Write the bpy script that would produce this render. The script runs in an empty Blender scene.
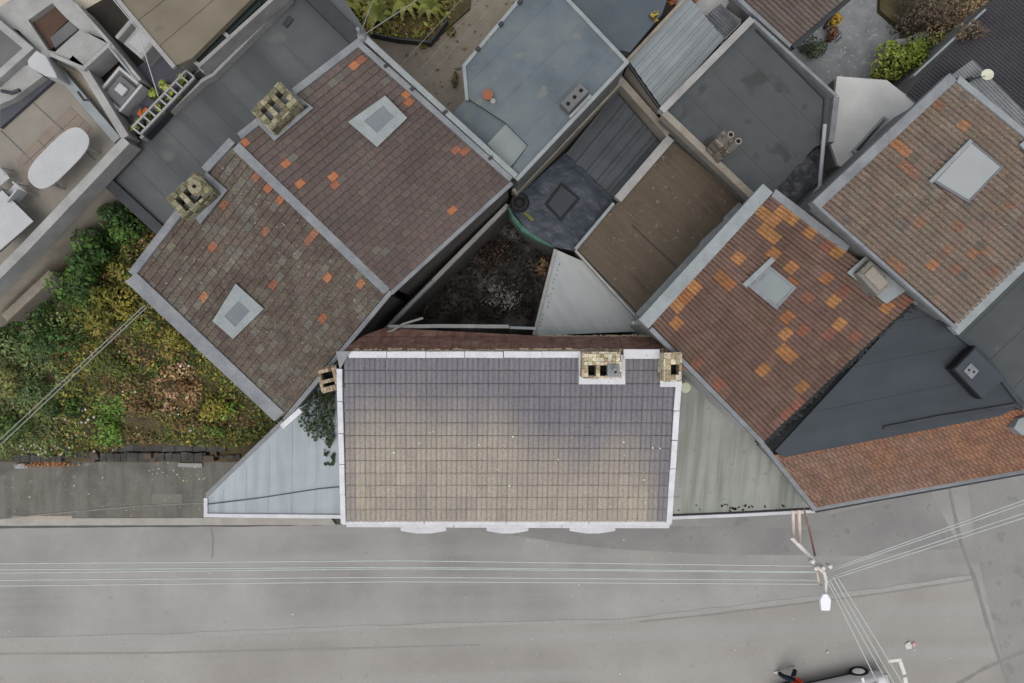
import bpy, math, random
from mathutils import Vector, noise
R = math.radians
H, F = 24.0, 683.0            # camera height (m) and focal length in pixels
sc = bpy.context.scene
col = sc.collection
KE = 0.62                     # display value -> albedo

def P(px, py, z):
    return Vector(((px-512)/F*(H-z), (341.5-py)/F*(H-z), z))
def PX(v):
    return (512+v.x*F/(H-v.z), 341.5-v.y*F/(H-v.z))
def plane(a, b, c):
    n = (b-a).cross(c-a).normalized()
    if n.z < 0: n = -n
    return (a, n)
def on(pl, px, py, off=0.0):
    a, n = pl
    o = Vector((0, 0, H)); d = Vector(((px-512)/F, (341.5-py)/F, -1))
    t = (a-o).dot(n)/d.dot(n)
    return o+d*t+n*off
def s2l(c):
    c = c/255.0
    return c/12.92 if c <= .04045 else ((c+.055)/1.055)**2.4
def C(r, g, b, k=None):
    k = KE if k is None else k
    return (min(.85, s2l(r)*k), min(.85, s2l(g)*k), min(.85, s2l(b)*k), 1)

# ------------------------------------------------------------------ materials
def mat(name, cols, scale=2.0, rough=.85, fine=.18, fscale=40, bump=.15, bscale=None, tint=False,
        streak=None, metallic=0, spots=None, detail=6, bdist=.02):
    m = bpy.data.materials.new(name); m.use_nodes = True
    nt = m.node_tree; N = nt.nodes; L = nt.links
    bs = N['Principled BSDF']; bs.inputs['Roughness'].default_value = rough
    bs.inputs['Metallic'].default_value = metallic
    bs.inputs['Specular IOR Level'].default_value = .25
    tc = N.new('ShaderNodeTexCoord')
    n1 = N.new('ShaderNodeTexNoise'); n1.inputs['Scale'].default_value = scale; n1.inputs['Detail'].default_value = detail
    n1.inputs['Roughness'].default_value = .6
    L.new(tc.outputs['Object'], n1.inputs['Vector'])
    def mix(a, b, f, mode='MIX'):
        mx = N.new('ShaderNodeMix'); mx.data_type = 'RGBA'; mx.blend_type = mode
        for s, v in ((6, a), (7, b)):
            if isinstance(v, tuple): mx.inputs[s].default_value = v
            else: L.new(v, mx.inputs[s])
        if isinstance(f, float): mx.inputs[0].default_value = f
        else: L.new(f, mx.inputs[0])
        return mx.outputs[2]
    def ramp(src, stops):
        r = N.new('ShaderNodeValToRGB')
        e = r.color_ramp.elements
        while len(e) < len(stops): e.new(.5)
        for k, (p, c) in enumerate(stops):
            e[k].position = p; e[k].color = c
        L.new(src, r.inputs['Fac']); return r.outputs['Color']
    if tint:
        a = N.new('ShaderNodeAttribute'); a.attribute_name = 'tint'
        out = a.outputs['Color']
        if cols:
            f = ramp(n1.outputs['Fac'], [(.42, (0, 0, 0, 1)), (.72, (1, 1, 1, 1))])
            mul = N.new('ShaderNodeMath'); mul.operation = 'MULTIPLY'; mul.inputs[1].default_value = .55
            L.new(f, mul.inputs[0])
            out = mix(out, cols[0], mul.outputs[0])
    else:
        k = len(cols)
        st = [(.3+.4*i/(max(1, k-1)), cols[i]) for i in range(k)]
        out = ramp(n1.outputs['Fac'], st)
    if streak:
        ang, sx, sy, c2, amt = streak      # direction of the run, scales across / along
        mp = N.new('ShaderNodeMapping'); mp.vector_type = 'POINT'
        mp.inputs['Rotation'].default_value = (0, 0, R(-ang)); mp.inputs['Scale'].default_value = (1, 1, 1)
        mp2 = N.new('ShaderNodeMapping'); mp2.inputs['Scale'].default_value = (sy, sx, 1)
        L.new(tc.outputs['Object'], mp.inputs['Vector']); L.new(mp.outputs[0], mp2.inputs['Vector'])
        ns = N.new('ShaderNodeTexNoise'); ns.inputs['Scale'].default_value = 1; ns.inputs['Detail'].default_value = 5
        L.new(mp2.outputs[0], ns.inputs['Vector'])
        f = ramp(ns.outputs['Fac'], [(.45, (0, 0, 0, 1)), (.7, (amt, amt, amt, 1))])
        out = mix(out, c2, f)
    if spots:
        sscale, c2, thr = spots
        ns = N.new('ShaderNodeTexNoise'); ns.inputs['Scale'].default_value = sscale; ns.inputs['Detail'].default_value = 2
        L.new(tc.outputs['Object'], ns.inputs['Vector'])
        f = ramp(ns.outputs['Fac'], [(thr, (0, 0, 0, 1)), (thr+.06, (.8, .8, .8, 1))])
        out = mix(out, c2, f)
    n2 = N.new('ShaderNodeTexNoise'); n2.inputs['Scale'].default_value = fscale; n2.inputs['Detail'].default_value = 3
    L.new(tc.outputs['Object'], n2.inputs['Vector'])
    if fine:
        g = ramp(n2.outputs['Fac'], [(.3, (1-fine*1.6,)*3+(1,)), (.7, (1+fine,)*3+(1,))])
        out = mix(out, g, 1.0, 'MULTIPLY')
    L.new(out, bs.inputs['Base Color'])
    if bump:
        b = N.new('ShaderNodeBump'); b.inputs['Strength'].default_value = bump; b.inputs['Distance'].default_value = bdist
        if bscale:
            n3 = N.new('ShaderNodeTexNoise'); n3.inputs['Scale'].default_value = bscale; n3.inputs['Detail'].default_value = 4
            L.new(tc.outputs['Object'], n3.inputs['Vector']); L.new(n3.outputs['Fac'], b.inputs['Height'])
        else: L.new(n2.outputs['Fac'], b.inputs['Height'])
        L.new(b.outputs['Normal'], bs.inputs['Normal'])
    return m
def glass(name, c, rough=.12):
    m = bpy.data.materials.new(name); m.use_nodes = True
    b = m.node_tree.nodes['Principled BSDF']
    b.inputs['Base Color'].default_value = c; b.inputs['Roughness'].default_value = rough
    b.inputs['Specular IOR Level'].default_value = .6
    return m

M = {}
M['tile'] = mat('roof_tile', None, tint=True, fscale=25, fine=.16, bump=.2, spots=(13, C(150, 148, 142), .73))
M['under_pale'] = mat('pale_roof_underlay', [C(122, 115, 109), C(138, 130, 123)], fine=.15)
M['tile_pale'] = mat('weathered_concrete_tile', None, tint=True, fscale=18, fine=.12, bump=.2, streak=(90, 16, .7, C(150, 146, 140), .35), spots=(10, C(120, 114, 104), .7))
M['tile_lichen'] = mat('roof_tile_lichen', [C(126, 121, 108)], tint=True, scale=2.6, fscale=22, fine=.25, bump=.25, spots=(11, C(156, 152, 142), .69))
M['tile_moss'] = mat('roof_tile_brown', [C(88, 70, 58)], tint=True, scale=3.0, fscale=22, fine=.22, bump=.25)
M['under'] = mat('roof_underlay', [C(58, 54, 52), C(70, 66, 64)], fine=.1)
M['white'] = mat('white_paint', [C(202, 203, 208), C(228, 228, 232)], scale=2.5, fine=.08, rough=.6, bump=.08, spots=(5, C(196, 194, 192), .66))
M['offwhite'] = mat('weathered_white', [C(148, 147, 145), C(178, 178, 176)], scale=1.6, fine=.12, rough=.75)
M['kwhite'] = mat('white_membrane', [C(186, 186, 184), C(206, 206, 204)], scale=1.2, fine=.06, rough=.7)
M['lead'] = mat('lead_flashing', [C(118, 121, 126), C(146, 149, 152)], scale=2.5, fine=.12, rough=.65)
M['lead_light'] = mat('pale_lead', [C(140, 146, 148), C(160, 166, 168)], scale=2.5, fine=.1, rough=.65)
M['render_grey'] = mat('grey_render', [C(112, 113, 112), C(140, 140, 138)], scale=1.2, fine=.15, streak=(90, 6, .6, C(95, 95, 92), .5))
M['render_dark'] = mat('dark_render', [C(100, 97, 95), C(126, 122, 119)], scale=1.2, fine=.2)
M['render_beige'] = mat('beige_render', [C(132, 124, 112), C(158, 150, 138), C(140, 136, 130)], scale=1.0, fine=.14)
M['wall_tan'] = mat('tan_render', [C(180, 168, 150), C(206, 194, 176), C(190, 184, 172)], scale=1.0, fine=.14)
M['render_white'] = mat('white_render', [C(160, 160, 158), C(190, 190, 188)], scale=1.0, fine=.1)
M['wall_pale'] = mat('pale_render', [C(176, 178, 178), C(200, 201, 200)], scale=1.2, fine=.12)
M['block'] = mat('chimney_render', [C(124, 122, 116), C(146, 142, 134)], scale=2.5, fine=.2, spots=(6, C(112, 104, 92), .6))
M['stone'] = mat('chimney_stone', None, tint=True, fscale=30, fine=.3, bump=.5)
M['soot'] = mat('soot', [C(14, 12, 12), C(24, 22, 20)], fine=.1)
M['soot_soft'] = mat('dark_moss', [C(44, 46, 48), C(60, 61, 62)], fine=.15)
M['brown_wall'] = mat('brown_brick_slope', [C(126, 92, 80), C(156, 118, 104), C(176, 146, 130)], scale=3.5, fine=.3, bump=.4, streak=(90, 9, 1.2, C(112, 80, 72), .7))
M['mortar'] = mat('crumbly_mortar', [C(150, 135, 115), C(190, 176, 150)], scale=9, fine=.3, bump=.5)
M['road'] = mat('road_surface', [C(138, 136, 134), C(155, 153, 150), C(172, 170, 166)], scale=.28, fine=.1, fscale=55, bump=.15, streak=(1.5, 1.1, .06, C(166, 165, 161), .8), spots=(2.6, C(150, 146, 142), .68))
M['road_lane'] = mat('road_lane_surface', [C(146, 142, 137), C(158, 154, 149), C(170, 167, 162)], scale=.22, fine=.1, fscale=55, bump=.15, streak=(1.5, 1.3, .05, C(164, 164, 160), .8), spots=(2.6, C(150, 146, 140), .68))
M['road_strip'] = mat('road_strip_surface', [C(132, 131, 130), C(142, 140, 139), C(153, 151, 149)], scale=.5, fine=.1, fscale=55, bump=.15, spots=(2.0, C(132, 130, 128), .64))
M['road_patch'] = mat('road_patch', [C(142, 141, 139), C(152, 151, 149)], scale=.8, fine=.12, fscale=55, spots=(1.7, C(134, 133, 131), .6))
M['seam'] = mat('road_seam', [C(160, 159, 154), C(168, 167, 163)], scale=1, fine=.12)
M['seam_soft'] = mat('soft_road_seam', [C(142, 140, 137), C(152, 150, 147)], scale=1, fine=.12)
M['seam_dark'] = mat('road_seam_dark', [C(134, 132, 129), C(146, 144, 141)], scale=1, fine=.15)
M['pavement'] = mat('pavement', [C(98, 96, 90), C(122, 120, 113), C(112, 108, 98)], scale=.8, fine=.16, streak=(90, 3.5, .5, C(92, 90, 84), .6), spots=(5, C(140, 137, 128), .68))
M['pavement_pale'] = mat('pale_paving_slab', [C(124, 121, 113), C(136, 133, 125)], scale=1, fine=.12)
M['kerb'] = mat('kerb_concrete', [C(160, 156, 148), C(182, 178, 170)], scale=2, fine=.12)
M['soil'] = mat('soil', [C(56, 50, 32), C(84, 76, 50), C(98, 88, 62)], scale=1.4, fine=.4, bump=.6)
M['shaded_soil'] = mat('shaded_courtyard_floor', [C(24, 21, 18), C(58, 55, 52), C(112, 110, 107)], scale=1.3, fine=.4, bump=.6, bscale=9)  # base colour darkened to carry the shade of the enclosed yard
M['paving'] = mat('old_paving', [C(116, 108, 95), C(140, 132, 120), C(126, 116, 100)], scale=.9, fine=.2, spots=(4, C(70, 64, 50), .62))
M['paving_grey'] = mat('grey_yard_paving', [C(122, 125, 127), C(150, 153, 155)], scale=1.6, fine=.25, spots=(7, C(170, 172, 172), .62))
M['ground'] = mat('ground', [C(84, 80, 72), C(100, 96, 90)], scale=.5, fine=.2)
M['flat_blue'] = mat('blue_grey_membrane', [C(88, 99, 106), C(104, 114, 120), C(116, 124, 126)], scale=.9, fine=.1, spots=(2.4, C(120, 124, 116), .64), rough=.7)
M['flat_blue_dark'] = mat('slate_blue_membrane', [C(78, 87, 95), C(92, 102, 108)], scale=.9, fine=.1, rough=.7)
M['flat_dark'] = mat('dark_felt_roof', [C(70, 75, 78), C(84, 88, 90), C(76, 79, 78)], scale=.7, fine=.1, rough=.75, spots=(1.1, C(64, 66, 66), .6))
M['flat_seam'] = mat('dark_felt_seamed', [C(86, 90, 93), C(102, 105, 106)], scale=.6, fine=.1, streak=(-46, 1.3, .12, C(72, 76, 79), .8), spots=(.8, C(110, 111, 110), .66))
M['felt_slate'] = mat('slate_felt', [C(60, 66, 73), C(72, 78, 84)], scale=.6, fine=.08, rough=.75, streak=(12, 1.5, .2, C(56, 62, 68), .7))
M['flat_grey'] = mat('grey_felt', [C(70, 75, 78), C(86, 90, 91)], scale=.7, fine=.1, spots=(1.6, C(98, 100, 97), .66))
M['moss_roof'] = mat('brown_mossy_sheet', [C(78, 69, 58), C(100, 88, 75), C(90, 82, 66)], scale=1.0, fine=.16, streak=(-43, 17, .8, C(112, 102, 89), .45), spots=(6, C(128, 122, 108), .67))
M['corr'] = mat('light_corrugated', [C(126, 134, 137), C(146, 153, 155)], scale=1.2, fine=.08, rough=.6, streak=(48, 3, .2, C(120, 126, 128), .6))
M['corr_dark'] = mat('dark_corrugated', [C(62, 67, 72), C(78, 83, 88)], scale=1.2, fine=.1, rough=.6, streak=(48, 3, .3, C(52, 56, 60), .6))
M['corr_black'] = mat('charcoal_corrugated', [C(62, 60, 66), C(76, 75, 80)], scale=.9, fine=.1, rough=.6)
M['tarp'] = mat('navy_felt', [C(32, 38, 47), C(48, 55, 66), C(68, 75, 86)], scale=1.1, fine=.08, rough=.32, bump=1.0, bscale=1.1, bdist=.1)
M['tarp_grey'] = mat('crumpled_plastic', [C(76, 78, 83), C(126, 129, 134)], scale=3, fine=.1, rough=.35, bump=.8, bscale=5)
M['green_tarp'] = mat('green_tarp', [C(60, 98, 88), C(96, 134, 122)], scale=3, fine=.1, rough=.5)
M['tri_grey'] = mat('galvanised_sheet', [C(160, 167, 169), C(178, 183, 183)], scale=.8, fine=.07, rough=.55, streak=(-58, 4, .4, C(188, 191, 186), .7))
M['tri_left'] = mat('pale_blue_fibreglass', [C(160, 171, 178), C(178, 187, 192)], scale=.8, fine=.06, rough=.55, streak=(90, 4.5, .4, C(150, 159, 164), .8), spots=(9, C(140, 146, 148), .74))
M['tri_right'] = mat('grey_green_lead', [C(150, 153, 146), C(170, 172, 166)], scale=.8, fine=.1, rough=.6, streak=(84, 4.5, .35, C(124, 128, 118), .85), spots=(4, C(136, 140, 124), .66))
M['cream'] = mat('cream_roof', [C(118, 110, 94), C(134, 126, 110)], scale=.8, fine=.08, spots=(1.0, C(104, 97, 86), .62))
M['terrace'] = mat('terrace_tiles', [C(140, 134, 124), C(154, 148, 138)], scale=1.5, fine=.08)
M['terrace_peach'] = mat('peach_tiles', [C(138, 124, 112), C(150, 137, 125)], scale=3, fine=.1)
M['terrace_dark'] = mat('dark_decking', [C(40, 36, 32), C(58, 54, 46)], scale=2, fine=.2)
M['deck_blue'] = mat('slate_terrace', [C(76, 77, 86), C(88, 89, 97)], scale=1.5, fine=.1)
M['brown_floor'] = mat('brown_floor', [C(82, 62, 52), C(98, 78, 66)], scale=2, fine=.15)
M['white_soft'] = mat('white_furniture', [C(178, 179, 180), C(192, 193, 194)], scale=1.5, fine=.05, rough=.6)
M['grey_dim'] = mat('dim_grey', [C(104, 104, 106), C(122, 122, 123)], scale=1.5, fine=.1)
M['dark_glass'] = glass('dark_glass', C(58, 68, 66))
M['sky_glass'] = mat('skylight_glass', [C(104, 112, 118), C(116, 123, 128)], scale=2, fine=.05, rough=.4, bump=0)
M['pale_glass'] = mat('pale_blind_glass', [C(160, 164, 164), C(170, 173, 173)], scale=1, fine=.03, rough=.25, bump=0)
M['grey_glass'] = mat('milky_glass', [C(134, 142, 142), C(146, 153, 152)], scale=1, fine=.03, rough=.3, bump=0)
M['black'] = mat('black_rubber', [C(26, 26, 28), C(40, 40, 42)], fine=.1, rough=.7)
M['iron'] = mat('dark_iron', [C(48, 50, 54), C(66, 68, 72)], fine=.1, rough=.6)
M['pvc'] = mat('white_pvc', [C(176, 176, 184), C(192, 192, 198)], fine=.04, rough=.45)
M['pvc_grey'] = mat('grey_pvc', [C(104, 106, 110), C(124, 126, 130)], fine=.08, rough=.5)
M['leaf'] = mat('leaves', None, tint=True, fscale=30, fine=.15, bump=0, rough=.6)
M['stem'] = mat('stems', [C(74, 58, 42), C(100, 82, 62)], fine=.2)
M['terracotta'] = mat('terracotta', [C(142, 92, 70), C(164, 108, 84)], fine=.15)
M['wire'] = mat('pale_cable', [C(184, 190, 185), C(200, 205, 200)], fine=.05)
M['wire_grey'] = mat('grey_cable', [C(140, 142, 136), C(156, 158, 150)], fine=.05)
M['wire_dark'] = mat('dark_cable', [C(84, 84, 84), C(100, 100, 100)], fine=.05)
M['steel_white'] = mat('white_steel', [C(216, 212, 206), C(236, 233, 230)], scale=4, fine=.08, rough=.5)
M['steel_pink'] = mat('rusty_white_steel', [C(222, 196, 182), C(238, 224, 214)], scale=6, fine=.15, rough=.6)
M['rust'] = mat('rusty_steel', [C(140, 104, 92), C(166, 132, 120)], scale=6, fine=.2)
M['lamp'] = mat('lamp_housing', [C(244, 244, 250), C(250, 250, 255)], fine=.02, rough=.4, bump=0)
M['paint'] = mat('road_paint', [C(222, 221, 214), C(240, 239, 234)], scale=6, fine=.12)
M['car'] = mat('silver_paint', [C(238, 232, 235), C(244, 239, 241)], scale=1, fine=.02, rough=.3, metallic=0, bump=0)
M['tyre'] = mat('tyre_rubber', [C(30, 30, 32), C(42, 42, 44)], fine=.1, rough=.8)
M['rim'] = mat('alloy_rim', [C(250, 250, 252, .85), C(255, 255, 255, .85)], fine=.05, rough=.35, metallic=0, bump=0)
M['navy'] = mat('navy_cloth', [C(28, 34, 56), C(40, 48, 74)], fine=.2)
M['red_cloth'] = mat('orange_red_jacket', [C(206, 64, 36), C(232, 86, 48)], fine=.15)
M['skin'] = mat('skin', [C(190, 140, 116), C(204, 154, 130)], fine=.05)
M['hair'] = mat('dark_hair', [C(40, 30, 26), C(56, 42, 34)], fine=.2)
M['shoe'] = mat('white_shoe', [C(214, 212, 208), C(230, 228, 224)], fine=.06)
M['pink'] = mat('pink_paper', [C(222, 160, 165), C(240, 196, 196)], fine=.1)
M['yellow'] = mat('yellow_plastic', [C(104, 104, 52), C(122, 120, 66)], fine=.1)
M['disc'] = mat('pale_disc', [C(214, 216, 190), C(228, 229, 206)], fine=.06)
M['brick'] = mat('brick_pier', [C(84, 72, 64), C(110, 96, 86)], scale=4, fine=.25)
M['wallstone'] = mat('dark_garden_wall', [C(62, 61, 60), C(92, 90, 88)], scale=2.5, fine=.25, bump=.5)
M['timber'] = mat('grey_timber', [C(134, 124, 112), C(158, 150, 138)], scale=4, fine=.15)
M['hedgewood'] = M['stem']

# ------------------------------------------------------------------ mesh builder
class MB:
    def __init__(s): s.v = []; s.f = []; s.c = []
    def face(s, pts, c=None):
        i = len(s.v); s.v += [Vector(p) for p in pts]; s.f.append(tuple(range(i, i+len(pts)))); s.c.append(c)
    def solid(s, verts, faces, c=None):
        i = len(s.v); s.v += [Vector(p) for p in verts]
        for f in faces: s.f.append(tuple(i+k for k in f)); s.c.append(c)
    def prism(s, top, bot, c=None):
        n = len(top)
        area = sum(top[k].x*top[(k+1) % n].y-top[(k+1) % n].x*top[k].y for k in range(n))
        if area < 0: top = top[::-1]; bot = bot[::-1]
        fs = [tuple(range(n)), tuple(range(2*n-1, n-1, -1))]
        for k in range(n):
            j = (k+1) % n; fs.append((k, n+k, n+j, j))
        s.solid(list(top)+list(bot), fs, c); return s
    def drop(s, top, z, c=None):
        return s.prism(top, [Vector((p.x, p.y, z)) for p in top], c)
    def slab(s, pts, n, t, c=None):
        return s.prism([p+n*t for p in pts], list(pts), c)
    def box(s, cx, cy, cz, w, d, h, a=0, c=None):
        ca, sa = math.cos(a), math.sin(a)
        q = [Vector((cx+x*ca-y*sa, cy+x*sa+y*ca, 0)) for x, y in ((-w/2, -d/2), (w/2, -d/2), (w/2, d/2), (-w/2, d/2))]
        return s.prism([Vector((p.x, p.y, cz+h/2)) for p in q], [Vector((p.x, p.y, cz-h/2)) for p in q], c)
    def bar(s, pts, w, h, closed=False, side=0.0, c=None):
        """mitred bar along pts (3D); the points are the middle of its top"""
        n = len(pts); L_ = []; R_ = []
        for k in range(n):
            p = pts[k]
            a = pts[k-1] if (k > 0 or closed) else None
            b = pts[(k+1) % n] if (k < n-1 or closed) else None
            d1 = Vector(((p-a).x, (p-a).y)).normalized() if a is not None else None
            d2 = Vector(((b-p).x, (b-p).y)).normalized() if b is not None else None
            if d1 is None: d1 = d2
            if d2 is None: d2 = d1
            n1 = Vector((-d1.y, d1.x)); n2 = Vector((-d2.y, d2.x)); m = (n1+n2)
            m = m/max(.35, m.length_squared/2) if m.length > 1e-4 else n1
            m3 = Vector((m.x, m.y, 0))
            L_.append(p+m3*(w/2+side)); R_.append(p-m3*(w/2-side))
        dn = Vector((0, 0, -h)); rng = range(n if closed else n-1)
        base = len(s.v)
        for k in range(n): s.v += [L_[k], R_[k], R_[k]+dn, L_[k]+dn]
        for k in rng:
            i = base+4*k; j = base+4*((k+1) % n)
            for q in range(4):
                r = (q+1) % 4
                s.f.append((i+q, i+r, j+r, j+q)); s.c.append(c)
        if not closed:
            s.f.append((base+3, base+2, base+1, base)); s.c.append(c)
            e = base+4*(n-1); s.f.append((e, e+1, e+2, e+3)); s.c.append(c)
        return s
    def tube(s, pts, r, n=8, c=None, cap=True):
        base = len(s.v); pts = [Vector(p) for p in pts]
        rs = r if isinstance(r, (list, tuple)) else [r]*len(pts)
        for k, p in enumerate(pts):
            d = (pts[min(k+1, len(pts)-1)]-pts[max(k-1, 0)]).normalized()
            u = d.cross(Vector((0, 0, 1)))
            if u.length < .05: u = d.cross(Vector((0, 1, 0)))
            u.normalize(); w = d.cross(u)
            for q in range(n):
                t = 2*math.pi*q/n
                s.v.append(p+(u*math.cos(t)+w*math.sin(t))*rs[k])
        for k in range(len(pts)-1):
            for q in range(n):
                r_ = (q+1) % n
                s.f.append((base+k*n+q, base+k*n+r_, base+(k+1)*n+r_, base+(k+1)*n+q)); s.c.append(c)
        if cap:
            s.f.append(tuple(base+q for q in range(n))); s.c.append(c)
            e = base+(len(pts)-1)*n; s.f.append(tuple(e+q for q in range(n-1, -1, -1))); s.c.append(c)
        return s
    def lathe(s, cen, prof, n=20, c=None, axis=None):
        ax = Vector(axis).normalized() if axis is not None else Vector((0, 0, 1))
        u = ax.orthogonal().normalized(); w = ax.cross(u); base = len(s.v); cen = Vector(cen)
        for r, z in prof:
            for q in range(n):
                t = 2*math.pi*q/n; s.v.append(cen+ax*z+(u*math.cos(t)+w*math.sin(t))*r)
        for k in range(len(prof)-1):
            for q in range(n):
                r_ = (q+1) % n
                s.f.append((base+k*n+q, base+k*n+r_, base+(k+1)*n+r_, base+(k+1)*n+q)); s.c.append(c)
        s.f.append(tuple(base+q for q in range(n-1, -1, -1))); s.c.append(c)
        e = base+(len(prof)-1)*n; s.f.append(tuple(e+q for q in range(n))); s.c.append(c)
        return s
    def build(s, name, m, parent=None, smooth=False, bevel=0, loc=None):
        root = parent
        while root is not None and root.parent is not None: root = root.parent
        off = Vector(root['base']) if root is not None else (Vector(loc) if loc is not None else Vector())
        me = bpy.data.meshes.new(name)
        me.from_pydata([v-off for v in s.v], [], s.f)
        if any(x is not None for x in s.c):
            ca = me.color_attributes.new('tint', 'FLOAT_COLOR', 'CORNER')
            buf = []
            for f, c in zip(s.f, s.c):
                if isinstance(c, list):
                    for q_ in c: buf += list(q_)
                else: buf += list(c or (.2, .2, .2, 1))*len(f)
            ca.data.foreach_set('color', buf)
        me.materials.append(m)
        if smooth: me.polygons.foreach_set('use_smooth', [True]*len(me.polygons))
        me.update()
        o = bpy.data.objects.new(name, me); col.objects.link(o)
        if root is None: o.location = off
        if parent is not None: o.parent = parent
        if bevel:
            b = o.modifiers.new('bevel', 'BEVEL'); b.width = bevel; b.segments = 2; b.limit_method = 'ANGLE'; b.angle_limit = R(40)
        return o

def thing(name, label, cat, base, group=None):
    o = bpy.data.objects.new(name, None); col.objects.link(o)
    o.location = base; o['base'] = tuple(base); o['label'] = label; o['category'] = cat
    o.empty_display_size = .3
    if group: o['group'] = group
    return o
def tag(o, label, cat, group=None):
    o['label'] = label; o['category'] = cat
    if group: o['group'] = group
    return o
def struct(o): o['kind'] = 'structure'; return o

def cen(pts, z=0):
    c = sum((Vector(p) for p in pts), Vector())/len(pts); c.z = z; return c
def shrink(pts, d):
    c = sum(pts, Vector())/len(pts)
    return [p+(c-p).normalized()*d for p in pts]
def Ps(poly, z): return [P(x, y, z) for x, y in poly]

def flat_building(name, label, cat, poly, z, roofm, wallm, slope=None, zb=0.0):
    """flat roof slab over walls; slope gives each corner its own height"""
    zs = slope or [z]*len(poly)
    top = [P(x, y, h) for (x, y), h in zip(poly, zs)]
    t = thing(name, label, cat, cen(top, 0))
    MB().prism(top, [p-Vector((0, 0, .14)) for p in top]).build('roof', roofm, t, bevel=.01)
    w = shrink(top, .03)
    MB().prism([p-Vector((0, 0, .143)) for p in w], [Vector((p.x, p.y, zb)) for p in w]).build('wall', wallm, t)
    return t
def trim_seg(t, name, m, pts, w, h, n, seed=0):
    rng = random.Random(seed); a, b = [P(*p) if not isinstance(p, Vector) else p for p in pts]; mb = MB()
    for k in range(n):
        j = lambda: Vector((rng.uniform(-.006, .006), rng.uniform(-.006, .006), rng.uniform(-.006, .004)))
        g_ = .006/(b-a).length
        mb.bar([a.lerp(b, k/n+g_)+j(), a.lerp(b, (k+1)/n-g_)+j()], w*rng.uniform(.97, 1.03), h)
    return mb.build(name, m, t, bevel=.014)
def trim(t, name, m, pts, w, h, closed=False, bevel=.012, side=0.0, label=None):
    o = MB().bar([P(*p) if not isinstance(p, Vector) else p for p in pts], w, h, closed, side).build(name, m, t, bevel=bevel)
    if label: o['label'] = label
    return o

# ------------------------------------------------------------------ tiled roofs
def bil(q, u, v):
    a, b, c, d = q
    return (a*(1-u)+b*u)*(1-v)+(d*(1-u)+c*u)*v
def tiles(q, nu, nv, colf, seed=1, thick=.02, gap=.006, stagger=False, rolls=0, amp=.03, jit=.006, vgap=.0, hg=None):
    rng = random.Random(seed); mb = MB()
    n = (q[1]-q[0]).cross(q[3]-q[0]); n = n if n.z > 0 else -n; n.normalize()
    W = ((q[1]-q[0]).length+(q[2]-q[3]).length)/2
    g = gap/W; Hh = ((q[3]-q[0]).length+(q[2]-q[1]).length)/2; vg = vgap/Hh
    for j in range(nv):
        v0, v1 = j/nv, ((j+1)/nv-vg if vgap else (j+1.12)/nv)
        if j == nv-1: v1 = 1.0
        sh = (.5/nu if (stagger and j % 2) else 0)
        for i in range(-1 if sh else 0, nu):
            u0, u1 = max(0, i/nu+sh), min(1, (i+1)/nu+sh)
            if u1-u0 < .1/nu: continue
            pm = bil(q, (u0+u1)/2, (j+.5)/nv)
            if getattr(colf, 'corner', None):
                sd_ = rng.random()
                c00, c10, c11, c01 = [colf.corner(a_, b_, sd_) for a_, b_ in ((u0, v0), (u1, v0), (u1, v1), (u0, v1))]
            else: c00 = c10 = c11 = c01 = colf((u0+u1)/2, (j+.5)/nv, PX(pm), rng)
            c = c01
            k = rolls*6 if rolls else 1
            lift = rng.uniform(0, jit); lift2 = rng.uniform(-jit, jit)*.5
            A = []; B = []; D = []
            for s_ in range(k+1):
                t = s_/k; u = u0+g+(u1-u0-2*g)*t
                h = amp*(abs(math.sin(math.pi*t*rolls))**.8-.5) if rolls else 0
                A.append(bil(q, u, v0)+n*(h+.002)); lw = thick+lift+lift2*(t-.5)
                B.append(bil(q, u, v1)+n*(h+lw)); D.append(bil(q, u, v1)+n*(-.004))
            for s_ in range(k):
                mb.face([B[s_], B[s_+1], A[s_+1], A[s_]], [c01, c11, c10, c00])
                mb.face([D[s_], D[s_+1], B[s_+1], B[s_]], c)
            mb.face([D[0], B[0], A[0]], c); mb.face([D[k], A[k], B[k]], c)
    return mb, n
def vary(c, rng, a=.12, b=.04):
    f = 1+rng.uniform(-a, a)
    return tuple(max(0, x*f*(1+rng.uniform(-b, b))) for x in c[:3])+(1,)
def gable(t, q, nu, nv, colf, m, wallm, zb=0.0, um='under', **k):
    """tiled roof covering + wooden underlay + walls down to the ground"""
    mb, n = tiles(q, nu, nv, colf, **k)
    rt = mb.build('roof', m, t)
    lo = [p-n*.045 for p in q]
    MB().prism(lo, [p-n*.08 for p in lo]).build('roof_underlay', M[um], t)
    w = shrink([p-n*.14 for p in q], .06)
    MB().prism(w, [Vector((p.x, p.y, zb)) for p in w]).build('wall', wallm, t)
    return rt, (q[0], n)

def skylight(t, pl, outer, inner, framem, glassm, th=.07):
    n = pl[1]
    fr = MB(); O = [on(pl, *p, .06) for p in outer]; I = [on(pl, *p, .06) for p in inner]
    for k in range(4):
        j = (k+1) % 4
        fr.prism([O[k]+n*th, O[j]+n*th, I[j]+n*(th+.012), I[k]+n*(th+.012)], [O[k], O[j], I[j], I[k]])
    s = fr.build('skylight', framem, t)
    MB().slab([on(pl, *p, .07) for p in inner], n, th*.8).build('glass', glassm, s)
    return s

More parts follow.
